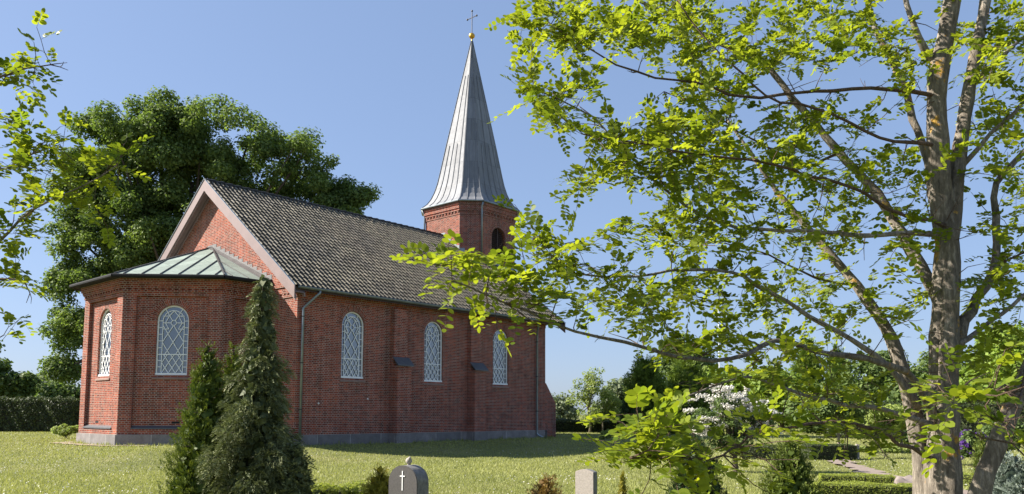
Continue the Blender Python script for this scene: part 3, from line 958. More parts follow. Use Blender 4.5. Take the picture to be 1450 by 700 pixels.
def conifer(name, label, base, h, prof, n, L, mat, bark, seed, lobes=60, droop=.1, upward=.5, lobe=.34, rl=.46, group=None, K=9, core=.72, low=0.0, trunk_r=.06, cat='conifer', jag=.28):
    """prof: [(t, radius)] from the ground to the tip."""
    g = np.random.default_rng(seed)
    o = empty(name, base); tag(o, label, cat, group)
    T = np.array([p[0] for p in prof]); RR = np.array([p[1] for p in prof])
    rad = lambda t: np.interp(t, T, RR)
    # lobes: one per branch
    lt = np.sort(low + (1 - low) * (1 - np.sqrt(g.random(lobes) * .985 + .002) * .98)) if True else None
    lt = np.clip(low + (0.985 - low) * (np.arange(lobes) + g.random(lobes)) / lobes, 0, .99)
    lt = lt ** 1.12
    ph_ = np.arange(lobes) * 2.399 + g.normal(0, .35, lobes)
    lr = rad(lt) * g.uniform(1 - jag, 1.08, lobes)
    cen = np.stack([np.cos(ph_) * lr * .58, np.sin(ph_) * lr * .58, lt * h - droop * lr * .35], 1)
    ax = np.stack([lr * rl, lr * lobe + .015, lr * lobe * .9 + L * .5], 1)
    wgt = np.maximum(ax[:, 0] * ax[:, 2], 1e-4); idx = g.choice(lobes, n, p=wgt / wgt.sum())
    d = rdir(n, g)
    ra = np.stack([np.cos(ph_), np.sin(ph_), np.zeros(lobes)], 1)[idx]; ta = np.stack([-np.sin(ph_), np.cos(ph_), np.zeros(lobes)], 1)[idx]
    q = g.uniform(.55, 1.0, n)[:, None]
    P = cen[idx] + (ra * d[:, :1] * ax[idx, :1] + ta * d[:, 1:2] * ax[idx, 1:2]) * q; P[:, 2] += d[:, 2] * ax[idx, 2] * q[:, 0]
    P[:, 2] = np.maximum(P[:, 2], .02)
    D = unit(ra * .55 + ta * d[:, 1:2] * .45 + np.array([0, 0, 1]) * (d[:, 2:3] * .25 + upward) + rdir(n, g) * .35)
    V, t = sprays(P, D, L * g.uniform(.7, 1.25, n), g, K, droop)
    mesh_np('crown', V, 4, mat, o, t)
    # darker leaves filling the inside of the plant
    if core:
        m = int(n * .35); tt = low + (1 - low) * (1 - np.sqrt(g.random(m))); pa = g.uniform(0, 6.28, m); rr = rad(tt) * core * np.sqrt(g.random(m))
        C = np.stack([np.cos(pa) * rr, np.sin(pa) * rr, tt * h], 1)
        V2 = leaf_quads(C, rdir(m, g) + np.stack([np.cos(pa), np.sin(pa), pa * 0], 1), rdir(m, g), L * 1.5, L * 1.1, 0)
        mesh_np('inner_foliage', V2, 4, mat, o, np.clip(g.normal(.2, .1, m), 0, 1))
    mb = MB(); mb.tube([(0, 0, -.15), (0, 0, h * .3), (.01, .01, h * .7), (0, 0, h * .97)], [trunk_r, trunk_r * .8, trunk_r * .4, trunk_r * .12], 7, wob=.05)
    for i in range(lobes):
        e = cen[i] + np.array([math.cos(ph_[i]), math.sin(ph_[i]), 0]) * lr[i] * .25
        mb.tube([(0, 0, max(0.02, lt[i] * h - lr[i] * .25)), tuple(cen[i] * np.array([.6, .6, 1])), tuple(e)], [trunk_r * .22, trunk_r * .16, trunk_r * .06], 4, cap=False)
    mb.build('trunk', bark, o, smooth=True)
    return o

def hedge(name, label, p0, p1, width, h0, h1, n, leaf, mat, seed, group=None, cat='hedge', bumpy=.05, inner=None):
    g = np.random.default_rng(seed)
    p0, p1 = Vector(p0), Vector(p1); d = p1 - p0; ln = math.hypot(d.x, d.y); rz = math.atan2(d.y, d.x)
    o = empty(name, p0, rz); tag(o, label, cat, group)
    dz = p1.z - p0.z
    area = np.array([ln * h0, ln * h0, ln * width, width * h0, width * h0]); f = g.choice(5, n, p=area / area.sum())
    u, v = g.random(n), g.random(n)
    x = np.where(f < 3, u * ln, np.where(f == 3, 0, ln)); y = np.where(f == 0, -width / 2, np.where(f == 1, width / 2, (v - .5) * width if False else np.where(f == 2, (v - .5) * width, (u - .5) * width)))
    hh = h0 + (h1 - h0) * x / ln
    z = np.where(f == 2, hh, np.where(f < 2, v * hh, v * hh))
    N = np.stack([np.where(f == 3, -1., np.where(f == 4, 1., 0)), np.where(f == 0, -1., np.where(f == 1, 1., 0)), np.where(f == 2, 1., 0)], 1)
    dep = -np.abs(g.normal(0, bumpy, n)) + bumpy * .6 + bumpy * (np.sin(x * 3.1 + seed) + np.sin(x * 7.3 + z * 5 + y * 6))*.5
    C = np.stack([x, y, z + dz * x / ln], 1) + N * dep[:, None]
    V = leaf_quads(C, N + rdir(n, g) * .9 + np.array([0, 0, .3]), rdir(n, g) + N * .6, leaf * g.uniform(.7, 1.3, n), leaf * .55 * g.uniform(.7, 1.2, n), .12)
    mesh_np('foliage', V, 4, mat, o, np.clip(g.normal(.5, .25, n), 0, 1))
    mb = MB(); e = bumpy * 1.3
    mb.hexa([(e, -width / 2 + e, -.2), (ln - e, -width / 2 + e, -.2 + dz), (ln - e, width / 2 - e, -.2 + dz), (e, width / 2 - e, -.2)],
            [(e, -width / 2 + e, h0 - e), (ln - e, -width / 2 + e, h1 - e + dz), (ln - e, width / 2 - e, h1 - e + dz), (e, width / 2 - e, h0 - e)])
    mb.build('branches', inner or M['twigs'], o)
    return o

M.update(
    bark_grey=bark_mat('grey furrowed bark with lichen', (.30, .265, .225), (.56, .50, .43), .0),
    bark_lichen=bark_mat('grey furrowed bark with orange lichen', (.22, .19, .155), (.46, .41, .345), .07),
    bark_pale=bark_mat('pale young bark', (.26, .22, .17), (.42, .38, .31), 0, 2),
    bark_dark=bark_mat('dark bark', (.10, .08, .06), (.19, .16, .12), 0, 1),
    twig=bark_mat('reddish brown twig', (.17, .115, .085), (.30, .22, .16), .03, 3),
    twigs=plain('dark hedge twigs', (.028, .03, .016), .4, 6, .9),
    robinia=leaf_mat('yellow green leaflets', (.092, .145, .015), (.235, .285, .028), (1.9, 1.75, .82), .5, .5),
    maple=leaf_mat('dark maple leaves', (.075, .12, .036), (.19, .25, .075), (1.4, 1.5, .7), .36, .65, .15),
    young=leaf_mat('fresh light leaves', (.17, .22, .055), (.31, .36, .12), (1.6, 1.7, .9), .35),
    grey_leaf=leaf_mat('greyish distant leaves', (.13, .165, .095), (.22, .255, .15), (1.3, 1.4, .9), .3),
    mid=leaf_mat('mid green leaves', (.06, .10, .03), (.14, .19, .055), (1.5, 1.6, .8), .28),
    bright=leaf_mat('bright spring leaves', (.12, .19, .03), (.23, .31, .055), (1.6, 1.6, .8), .35),
    deep=leaf_mat('deep green needles', (.022, .042, .014), (.065, .10, .028), (1.2, 1.3, .7), .12, .6),
    thuja=leaf_mat('thuja scale leaves', (.05, .082, .015), (.18, .22, .042), (1.3, 1.3, .6), .15, .6),
    yew=leaf_mat('sunlit yew needles', (.06, .10, .018), (.22, .29, .055), (1.3, 1.4, .7), .2, .6),
    cypress=leaf_mat('grey green cypress sprays', (.042, .058, .022), (.26, .28, .125), (1.1, 1.2, .8), .10, .65),
    juniper=leaf_mat('blue grey juniper', (.11, .14, .12), (.24, .28, .23), (1, 1.1, .9), .12, .6),
    golden=leaf_mat('golden evergreen', (.16, .16, .02), (.38, .32, .05), (1.3, 1.2, .6), .25, .6),
    russet=leaf_mat('russet juniper', (.16, .09, .03), (.30, .22, .07), (1.2, 1.1, .7), .15, .6),
    box=leaf_mat('box leaves', (.15, .19, .032), (.35, .39, .10), (1.5, 1.5, .7), .42, .5),
    beech=leaf_mat('dark hedge leaves', (.022, .038, .012), (.09, .115, .04), (1.3, 1.4, .8), .15, .5),
    petal=leaf_mat('white petals', (.50, .48, .43), (.72, .70, .64), (1, 1, 1), .25),
    purple=leaf_mat('purple petals', (.09, .035, .22), (.20, .09, .40), (1.2, 1, 1.3), .25),
    stone_dark=plain('dark grey granite', (.05, .045, .043), .35, 70, .6, 0, .25),
    stone_pale=plain('pale sandstone', (.34, .30, .265), .25, 50, .85, 0, .3),
    stone_side=plain('rough grey stone', (.16, .155, .15), .4, 18, .85, 0, .6),
    boulder=plain('weathered boulder', (.20, .165, .15), .4, 5, .85, 0, .8),
    gravel=plain('pinkish gravel', (.21, .165, .135), .25, 12, .95, 0, .6),
    soil=plain('dry soil', (.25, .19, .13), .35, 8, .95, 0, .8),
    grass=leaf_mat('grass blades', (.19, .22, .055), (.40, .41, .15), (1.3, 1.3, .8), .3, .55, .25),
    steel=plain('galvanised steel', (.35, .36, .38), .1, 4, .4, .7),
)
# ================================================================== GROUND
def sheet(name, xs, ys, lift, mat, mask=None):
    X, Y = np.meshgrid(xs, ys); Z = gz(X, Y) + lift
    V = np.stack([X, Y, Z], -1).reshape(-1, 3); nx = len(xs)
    Fc = [(j * nx + i, j * nx + i + 1, (j + 1) * nx + i + 1, (j + 1) * nx + i) for j in range(len(ys) - 1) for i in range(nx - 1)]
    me = bpy.data.meshes.new(name); me.from_pydata(V.tolist(), [], Fc); me.materials.append(mat)
    me.polygons.foreach_set('use_smooth', [True] * len(me.polygons)); me.update()
    return link(bpy.data.objects.new(name, me))
xs = np.concatenate([np.linspace(-600, -45, 12)[:-1], np.arange(-45, 45, .6), np.linspace(45, 600, 12)])
ys = np.concatenate([np.linspace(-60, -4, 6)[:-1], np.arange(-4, 60, .6), np.linspace(60, 900, 14)])
tag(sheet('lawn', xs, ys, 0, lawn_mat()), kind='structure')

def strip(name, line, width, lift, mat, rag=.12, seed=0):
    """A ragged-edged strip laid along a ground line."""
    g = np.random.default_rng(seed); mb = MB(); L = []
    P = [Vector((p[0], p[1], 0)) for p in line]; pts = []
    for a, b in zip(P[:-1], P[1:]):
        n = max(2, int((b - a).length / .3)); pts += [a.lerp(b, i / n) for i in range(n)]
    pts.append(P[-1])
    for i, p in enumerate(pts):
        t = (pts[min(i + 1, len(pts) - 1)] - pts[max(i - 1, 0)]).normalized(); s_ = Vector((-t.y, t.x, 0))
        row = []
        for k in (-1, -.3, .3, 1):
            q = p + s_ * (width / 2 * k + (g.normal(0, rag) if abs(k) == 1 else 0)); row.append((q.x, q.y, float(gz(q.x, q.y)) + lift))
        L.append(row)
    for a, b in zip(L[:-1], L[1:]):
        for k in range(3): mb.face([a[k], a[k + 1], b[k + 1], b[k]])
    return mb.build(name, mat)
tag(strip('gravel_path', [(10.9, 26.2), (10.2, 24.6), (8.9, 18.6), (8.6, 14), (9, 5)], .55, .05, M['gravel'], .10, 3), kind='structure')
_cw = lambda u, v: ( -12.71 + math.cos(YAW) * u - math.sin(YAW) * v, 32.92 - math.sin(YAW) * u - math.cos(YAW) * v)
tag(strip('bare_soil_strip', [_cw(-4.6, 1.6), _cw(-2.1, 4.75), _cw(1.9, 4.75), _cw(3.0, 3.7)], .55, .03, M['soil'], .1, 5), kind='structure')

def church_dist(x, y):
    dx, dy = x + 12.71, y - 32.92
    lu = dx * math.cos(YAW) - dy * math.sin(YAW); lv = dx * math.sin(YAW) + dy * math.cos(YAW)
    nave = np.maximum(np.abs(lu) - 6.5, np.maximum(-lv, lv - 14.5)); aps = np.hypot(lu, lv) - 4.45
    return np.minimum(nave, aps)
def on_path(x, y):
    c = np.interp(y, [5, 14, 18.6, 24.6, 30, 40], [9, 8.6, 8.9, 10.2, 12.2, 16]); return (np.abs(x - c) < .40) & (y < 26.5)
g = np.random.default_rng(11)
n = 360000
y = 8.5 * (62 / 8.5) ** g.random(n); x = g.uniform(-.72, .72, n) * y
ok = (church_dist(x, y) > .12) & ~(on_path(x, y) & (y < 40))
x, y = x[ok], y[ok]; n = len(x)
patch = np.sin(x * .9 + 2 * np.sin(y * .35)) * .5 + np.sin(x * .31 - y * .47) * .5 + g.normal(0, .5, n)
hgt = np.clip(.045 + .012 * patch + g.exponential(.009, n), .02, .11); wd = .008 + .0006 * y
nearw = np.clip((.5 - church_dist(x, y)) / .5, 0, 1); hgt *= 1 + 1.2 * nearw
az = g.uniform(0, 6.28, n); lean = g.normal(0, .45, (n, 2)) * hgt[:, None]
B = np.stack([x, y, gz(x, y) - .004], 1); dv = np.stack([np.cos(az), np.sin(az), az * 0], 1) * (wd / 2)[:, None]
V = np.stack([B - dv, B + dv, B + np.stack([lean[:, 0], lean[:, 1], hgt], 1)], 1).reshape(-1, 3)
tag(mesh_np('grass', V, 3, M['grass'], rnd=np.clip(.45 + .14 * patch + g.normal(0, .06, n), 0, 1)), 'short mown grass of the churchyard lawn', 'grass', kind='stuff')
n = 60000
u_ = g.uniform(-8, 8, n); v_ = g.uniform(-16, 6, n)
x = -12.71 + math.cos(YAW) * u_ - math.sin(YAW) * v_; y = 32.92 - math.sin(YAW) * u_ - math.cos(YAW) * v_
cd = church_dist(x, y); ok = (cd > .07) & (cd < .30) & (g.random(n) < .75 + .5 * np.sin(x * 2.3) * np.sin(y * 1.7)); x, y = x[ok], y[ok]; n = len(x)
hgt = g.uniform(.05, .19, n) * (.6 + .6 * np.abs(np.sin(x * 1.9 + y))); az = g.uniform(0, 6.28, n)
B = np.stack([x, y, gz(x, y) - .004], 1); dv = np.stack([np.cos(az), np.sin(az), az * 0], 1) * .016
V = np.stack([B - dv, B + dv, B + np.stack([g.normal(0, .03, n), g.normal(0, .03, n), hgt], 1)], 1).reshape(-1, 3)
tag(mesh_np('grass', V, 3, M['grass'], rnd=np.clip(g.normal(.3, .2, n), 0, 1)), 'taller grass left along the foot of the church walls', 'grass', kind='stuff')
# daisies and clover heads in drifts
n = 9000
y = 9.5 * (45 / 9.5) ** g.random(n); x = g.uniform(-.7, .7, n) * y
dens = np.sin(x * .8 + np.sin(y * .5) * 2) + np.sin(y * 1.1 + x * .25) + g.normal(0, .7, n) + 1.3 * (x < -9) + 2.0 * ((x > 4.0) & (y > 13))
ok = (dens > .95) & (church_dist(x, y) > .4) & ~on_path(x, y); x, y = x[ok], y[ok]; n = len(x)
C = np.stack([x, y, gz(x, y) + g.uniform(.045, .085, n)], 1)
V = leaf_quads(C, rdir(n, g) * .5 + np.array([0, -.25, 1]), rdir(n, g), g.uniform(.022, .04, n) * (1 + .002 * y), g.uniform(.02, .036, n) * (1 + .002 * y))
tag(mesh_np('daisies', V, 4, M['petal'], rnd=g.random(n)), 'small white daisies dotted over the lawn', 'flowers', kind='stuff')

# ================================================================== FAR AND MIDDLE VEGETATION
def pxe(cx, cy, rx, ry, y, deep=.8):
    p = at(cx, cy, y); k = y / F
    return (p.x, y, p.z, rx * k, rx * k * deep, ry * k)

bt = [pxe(185, 235, 105, 100, 56), pxe(215, 185, 95, 55, 55), pxe(300, 225, 135, 92, 56), pxe(395, 255, 110, 88, 57), pxe(475, 292, 74, 52, 57),
      pxe(165, 350, 92, 100, 55), pxe(118, 455, 66, 72, 55), pxe(300, 350, 160, 110, 58), pxe(95, 520, 38, 26, 54), pxe(118, 290, 52, 80, 55), pxe(108, 250, 42, 56, 55), pxe(104, 335, 40, 56, 55), pxe(110, 385, 58, 66, 55), pxe(210, 320, 90, 70, 54), pxe(440, 330, 90, 50, 57), pxe(120, 185, 40, 40, 55)]
b0 = ground(262, 56)
grow_tree('maple_tree', 'great dark spreading broadleaf tree behind the church', (b0.x, b0.y, 0), bt + [pxe(518, 287, 38, 30, 57), pxe(250, 160, 60, 34, 55)], 620, .6, 1.3, 220000, .23, (M['bark_dark'], M['maple']), .55, 21, limbs=60, flat=.75, shell=.15, fork=.3)

def simple_tree(name, label, px, y, ells, m, r0, r1, n, leaf, mats, tr, seed, **kw):
    b = ground(px, y)
    return grow_tree(name, label, tuple(b), [pxe(*e, y) for e in ells], m, r0, r1, n, leaf, mats, tr, seed, **kw)
BD, BP, BG = M['bark_dark'], M['bark_pale'], M['bark_grey']
# left background
GL = 'trees beyond the left hedge'
simple_tree('background_tree', 'dark rounded tree at the far left beyond the hedge', 12, 84, [(10, 545, 42, 38), (-10, 540, 40, 40), (38, 552, 24, 26)], 46, .8, 1.6, 9000, .42, (BD, M['mid']), .3, 31, group=GL)
simple_tree('background_tree', 'hazy grey green tree behind the lighter bush, beyond the left hedge', 55, 120, [(55, 555, 42, 26)], 30, 1, 2, 5000, .6, (BD, M['grey_leaf']), .3, 32, group=GL)
simple_tree('background_tree', 'lighter green bushy tree nearest the apse beyond the hedge', 80, 80, [(78, 558, 32, 24), (105, 562, 22, 22)], 34, .7, 1.3, 6000, .40, (BD, M['mid']), .25, 33, group=GL)
simple_tree('background_tree', 'tall dark tree cut by the left picture edge, beyond the hedge', -45, 78, [(-45, 520, 40, 60)], 40, .9, 1.8, 7000, .42, (BD, M['mid']), .3, 34, group=GL)
p0, p1 = ground(-120, 48.5), ground(116, 47.5)
hedge('beech_hedge', 'tall dark clipped hedge left of the apse with sunlit top', p0, p1, 1.6, 1.98, 1.98, 26000, .12, M['beech'], 41, bumpy=.12)
simple_tree('low_shrub', 'low pale green shrub at the foot of the apse', 96, 36, [(97, 609, 20, 7), (82, 611, 12, 5)], 14, .12, .25, 2600, .09, (BP, M['young']), .03, 42, cat='shrub', fork=.2, limbs=8)
# right background
p0, p1 = ground(776, 52), ground(1000, 50)
hedge('beech_hedge', 'low dark clipped hedge beyond the right end of the church', p0, p1, 1.2, .78, .72, 12000, .10, M['beech'], 43, bumpy=.08)
simple_tree('young_tree', 'slender young tree with pale trunk beside the church, left one of two', 834, 49.5, [(832, 560, 30, 40), (818, 545, 18, 25), (842, 540, 22, 26), (836, 590, 24, 16)], 44, .25, .5, 3400, .13, (BP, M['young']), .07, 44, fork=.5, limbs=26, group='young trees near the far hedge')
simple_tree('young_tree', 'smaller young tree with pale trunk in front of the far hedge, right one of two', 853, 50.2, [(862, 572, 24, 30), (852, 590, 18, 14)], 30, .25, .45, 2400, .13, (BP, M['young']), .055, 45, fork=.5, limbs=18, group='young trees near the far hedge')
GR = 'trees beyond the churchyard'
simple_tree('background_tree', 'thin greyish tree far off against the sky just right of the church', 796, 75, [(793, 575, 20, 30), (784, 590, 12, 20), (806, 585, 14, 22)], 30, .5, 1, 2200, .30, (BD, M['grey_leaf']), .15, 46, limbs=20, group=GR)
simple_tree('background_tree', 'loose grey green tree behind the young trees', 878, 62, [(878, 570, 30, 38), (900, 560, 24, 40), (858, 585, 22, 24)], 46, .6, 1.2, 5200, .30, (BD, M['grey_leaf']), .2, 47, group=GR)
def px_conifer(name, label, px, y, top, prof, n, L, mat, seed, **kw):
    b = ground(px, y); h = ztop(top, y) - b.z; k = y / F
    return conifer(name, label, tuple(b), h, [(t, r * k) for t, r in prof], n, L, mat, BD, seed, **kw)
GC = 'dark conifers on the right'
px_conifer('yew_tree', 'broad dense dark conifer beside the slim dark column', 916, 46, 506, [(0, 24), (.2, 36), (.55, 33), (.8, 22), (1, 4)], 3200, .40, M['yew'], 51, lobes=70, group=GC)
px_conifer('columnar_conifer', 'slim very dark column of a conifer left of the broad one', 893, 42, 560, [(0, 11), (.4, 13), (.8, 8), (1, 2)], 900, .3, M['deep'], 52, lobes=40, group=GC)
px_conifer('yew_tree', 'broad conifer with yellow green sunlit side, right of the broad dark one', 975, 47, 500, [(0, 28), (.25, 36), (.6, 34), (.85, 20), (1, 5)], 3200, .40, M['yew'], 53, lobes=70, group=GC)
simple_tree('background_tree', 'dark treetop rising behind the two broad conifers', 962, 72, [(962, 500, 36, 34), (985, 520, 30, 40), (940, 520, 25, 30)], 50, .8, 1.5, 6000, .36, (BD, M['mid']), .25, 54, group=GR)
px_conifer('yew_tree', 'tall narrow conifer peak behind the tree, left of two peaks', 1146, 66, 476, [(0, 34), (.4, 32), (.75, 18), (1, 3)], 1900, .6, M['yew'], 55, lobes=60, group='conifer peaks behind the near tree')
px_conifer('yew_tree', 'lower conifer peak behind the tree, right of two peaks', 1188, 68, 486, [(0, 30), (.4, 28), (.75, 16), (1, 3)], 1700, .6, M['yew'], 56, lobes=60, group='conifer peaks behind the near tree')
for i, (px, yy, e, lab, mt) in enumerate([
    (1045, 58, [(1045, 560, 48, 50), (1020, 550, 30, 38)], 'bright green tree between the conifers and the white shrub', 'bright'),
    (1105, 54, [(1105, 560, 44, 48), (1085, 540, 30, 30)], 'bright green tree right behind the white flowering shrub', 'bright'),
    (1160, 50, [(1160, 580, 50, 42)], 'dark rounded tree behind the clipped dark hedge', 'mid'),
    (1238, 60, [(1235, 545, 50, 50), (1250, 520, 35, 30)], 'dark broad tree left of the near trunk', 'mid'),
    (1300, 52, [(1300, 560, 55, 55)], 'mid green tree seen beside the near trunk', 'mid'),
    (1395, 48, [(1395, 540, 50, 62), (1420, 500, 40, 42)], 'bright green tall tree right of the near trunk', 'bright'),
    (1455, 44, [(1450, 530, 50, 70), (1440, 490, 30, 36)], 'bright green tree at the right picture edge', 'bright'),
    (1350, 64, [(1350, 530, 60, 50)], 'dark tree straight behind the near trunk', 'mid')]):
    simple_tree('background_tree', lab, px, yy, e, 42, .7, 1.3, 6500, .30, (BD, M[mt]), .22, 60 + i, group=GR)
simple_tree('ornamental_tree', 'small weeping light green tree on a thin pale trunk left of the near trunk', 1275, 33, [(1262, 588, 46, 18), (1245, 600, 26, 16), (1285, 596, 30, 14)], 34, .25, .45, 5200, .13, (BP, M['young']), .06, 71, fork=.6, limbs=20)
simple_tree('ornamental_tree', 'small bushy tree on a pale trunk above the clipped dark hedge', 1189, 31, [(1190, 575, 40, 26), (1165, 585, 26, 18), (1212, 588, 20, 16)], 34, .25, .45, 5200, .12, (BP, M['mid']), .055, 72, fork=.6, limbs=20)
GM = 'trees beyond the right edge, mirrored in the nave windows'
simple_tree('background_tree', 'broad tree out of view on the right, mirrored low in the nave windows', 2560, 18, [(2560, 440, 240, 170)], 60, .5, .9, 8000, .26, (BD, M['mid']), .2, 86, group=GM)
simple_tree('background_tree', 'tall tree out of view on the far right, mirrored in the nave windows', 2900, 15, [(2900, 420, 330, 230)], 60, .6, 1.1, 8000, .28, (BD, M['mid']), .25, 87, group=GM)
# white flowering shrub: layered branches with flower heads on top
b = ground(1038, 21)
o = grow_tree('dogwood_shrub', 'wide shrub with layers of white blossom behind the leaves', tuple(b), [pxe(1015, 590, 46, 22, 21), pxe(1062, 598, 44, 24, 21), pxe(1035, 570, 40, 20, 21), pxe(1038, 625, 50, 16, 21)], 60, .10, .26, 7000, .075, (BD, M['mid']), .10, 73, cat='shrub', stems=3, fork=.35, limbs=22)
g = np.random.default_rng(74)
cl = ellipsoid_clumps(np.array([pxe(1012, 578, 48, 24, 21), pxe(1060, 586, 46, 26, 21), pxe(1030, 558, 36, 16, 21), pxe(1070, 612, 36, 14, 21), pxe(1000, 606, 34, 12, 21)]) - np.array([*b, 0, 0, 0]), 90, .06, .20, g, .8)
n = 8500; idx = g.integers(0, len(cl), n); a = g.uniform(0, 6.28, n); rr = cl[idx, 3] * np.sqrt(g.random(n)) * 1.2
C = cl[idx, :3] + np.stack([np.cos(a) * rr, np.sin(a) * rr, g.normal(.02, .03, n)], 1)
mesh_np('blossom', leaf_quads(C, rdir(n, g) * .9 + np.array([0, -.3, .8]), rdir(n, g), .052, .042), 4, M['petal'], o, g.random(n))
p0, p1 = ground(1052, 27.5), ground(1112, 27)
hedge('box_hedge', 'short dark clipped hedge under the white shrub', p0, p1, .9, .46, .46, 4500, .05, M['beech'], 75, bumpy=.03, group='clipped dark hedges across the lawn')
p0, p1 = ground(1139, 27), ground(1204, 27)
hedge('box_hedge', 'square cut dark hedge block right of the small conifer', p0, p1, .95, .50, .50, 4500, .05, M['beech'], 76, bumpy=.02, group='clipped dark hedges across the lawn')
simple_tree('low_shrub', 'low pale green planting beyond the clipped hedge block', 1250, 27.5, [(1235, 637, 24, 5), (1268, 636, 24, 6)], 26, .08, .14, 3600, .07, (BP, M['young']), .02, 77, cat='shrub', fork=.3, limbs=8)
simple_tree('low_shrub', 'small pale green ball shrub in front of the far hedge', 858, 37, [(857, 615, 14, 6)], 10, .14, .22, 1500, .08, (BP, M['young']), .02, 78, cat='shrub', fork=.3, limbs=6)
# rhododendron
b = ground(1382, 23)
ee = [pxe(1378, 628, 24, 20, 23), pxe(1398, 632, 20, 18, 23), pxe(1366, 638, 14, 14, 23)]
o = grow_tree('rhododendron', 'rhododendron covered in purple flowers right of the near trunk', tuple(b), ee, 40, .10, .2, 3600, .10, (BD, M['mid']), .05, 79, cat='shrub', stems=3, fork=.3, limbs=14)
g = np.random.default_rng(80); cl = ellipsoid_clumps(np.array(ee) - np.array([*b, 0, 0, 0]), 90, .05, .09, g, .9)
V, t = clump_leaves(cl, 7000, .045, g, .4, 1, .7); mesh_np('blossom', V, 4, M['purple'], o, t)
for i, (px, yy, top, hw, lab) in enumerate([(1340, 24, 600, 26, 'dark rounded bush close behind the near trunk'), (1425, 26, 590, 34, 'dark bush behind the pale stone at the right edge'), (1310, 30, 600, 30, 'dark bush at the back of the lawn left of the near trunk')]):
    b = ground(px, yy); simple_tree('dark_bush', lab, px, yy, [(px, (top + 640) / 2, hw, (640 - top) / 2)], 24, .2, .4, 3600, .12, (BD, M['mid']), .05, 81 + i, cat='shrub', fork=.3, limbs=10, group='dark bushes at the back of the lawn')
px_conifer('dwarf_thuja', 'slim pointed little conifer in front of the purple flowers', 1387, 17, 600, [(0, 10), (.3, 13), (.65, 9), (.9, 4), (1, 1)], 700, .10, M['thuja'], 91, lobes=46, upward=.9)
p0, p1 = ground(1352, 17.4), ground(1392, 17.0)
hedge('box_hedge', 'low light green hedge under the slim little conifer', p0, p1, .5, .26, .26, 2600, .035, M['box'], 92, bumpy=.03)
p0, p1 = ground(1170, 41), ground(1560, 36)
hedge('beech_hedge', 'tall dark hedge closing the lawn behind the near trunk', p0, p1, 1.2, 1.75, 1.75, 16000, .11, M['beech'], 98, bumpy=.1)
GB = 'low clipped box hedges by the near tree'
p0, p1 = ground(1158, 16.2), ground(1262, 15.8)
hedge('box_hedge', 'low light green clipped hedge in front of the path, the farther of two', p0, p1, .42, .31, .31, 7000, .03, M['box'], 93, bumpy=.022, group=GB)
p0, p1 = ground(1150, 13.3), ground(1310, 13.0)
hedge('box_hedge', 'low light green clipped hedge along the bottom edge, the nearer of two', p0, p1, .45, .37, .37, 11000, .03, M['box'], 94, bumpy=.022, group=GB)
px_conifer('columnar_conifer', 'plump pointed yellow green conifer left of the low hedges', 1117, 11.6, 617, [(0, 44), (.25, 46), (.5, 38), (.75, 24), (.92, 10), (1, 2)], 2300, .085, M['thuja'], 95, lobes=110, upward=.8, lobe=.24)
px_conifer('columnar_conifer', 'dark green conifer half hidden under the hanging leaves', 985, 12.4, 618, [(0, 40), (.3, 44), (.6, 36), (.85, 18), (1, 3)], 2300, .085, M['deep'], 96, lobes=100, upward=.7, lobe=.26)
px_conifer('juniper_bush', 'blue grey juniper at the bottom right corner', 1432, 9.4, 642, [(0, 40), (.3, 48), (.6, 36), (.85, 20), (1, 6)], 1800, .10, M['juniper'], 97, lobes=70, upward=.4, lobe=.3, jag=.4)
# near left conifers
px_conifer('cypress_tree', 'tall grey green cypress with drooping sprays in front of the church', 366, 11.6, 389,
           [(0, 100), (.10, 104), (.22, 94), (.36, 82), (.46, 66), (.55, 58), (.64, 48), (.70, 30), (.76, 42), (.82, 21), (.87, 32), (.93, 20), (.97, 11), (1, 5)],
           8600, .10, M['cypress'], 101, lobes=96, droop=.55, upward=.0, lobe=.22, rl=.36, jag=.55, K=12, core=.45, trunk_r=.045)
px_conifer('thuja_tree', 'narrow bright green thuja left of the tall cypress', 292, 11.9, 486, [(0, 60), (.2, 55), (.45, 43), (.7, 30), (.88, 16), (1, 3)], 4200, .10, M['thuja'], 102, lobes=110, upward=.9, lobe=.28, group='thujas beside the cypress')
px_conifer('thuja_tree', 'small thuja tip showing between its neighbour and the tall cypress', 327, 12.2, 489, [(0, 34), (.3, 32), (.6, 24), (.85, 14), (1, 3)], 2200, .10, M['thuja'], 103, lobes=90, upward=.9, lobe=.28, group='thujas beside the cypress')
px_conifer('cypress_bush', 'low dark cypress bush at the right foot of the tall cypress', 418, 11.3, 628, [(0, 34), (.3, 36), (.6, 30), (.85, 18), (1, 5)], 1300, .11, M['cypress'], 104, lobes=50, droop=.3, upward=.2, jag=.4)
p0, p1 = ground(452, 12.6), ground(520, 12.4)
hedge('box_hedge', 'loose low green hedge behind the dark gravestone', p0, p1, .5, .40, .38, 3600, .045, M['box'], 105, bumpy=.06)
px_conifer('golden_conifer', 'golden yellow conifer against the left side of the dark gravestone', 541, 11.9, 665, [(0, 38), (.3, 34), (.6, 22), (.85, 9), (1, 3)], 1100, .09, M['golden'], 106, lobes=50, upward=.6, jag=.45)
px_conifer('golden_conifer', 'tiny golden spire of a conifer right of the pale gravestone', 881, 10.8, 668, [(0, 17), (.3, 13), (.6, 7), (.85, 3), (1, 1)], 700, .05, M['golden'], 107, lobes=46, upward=1.0, jag=.3, trunk_r=.02)
px_conifer('juniper_bush', 'russet brown feathery juniper left of the pale gravestone', 772, 11.2, 676, [(0, 36), (.3, 34), (.6, 24), (.85, 12), (1, 4)], 650, .10, M['russet'], 108, lobes=34, upward=.5, jag=.5, core=.4, trunk_r=.025)
p0, p1 = ground(838, 11.2), ground(925, 11.0)
hedge('box_hedge', 'very low dark green edging right of the pale gravestone', p0, p1, .3, .20, .20, 2600, .03, M['box'], 109, bumpy=.03)

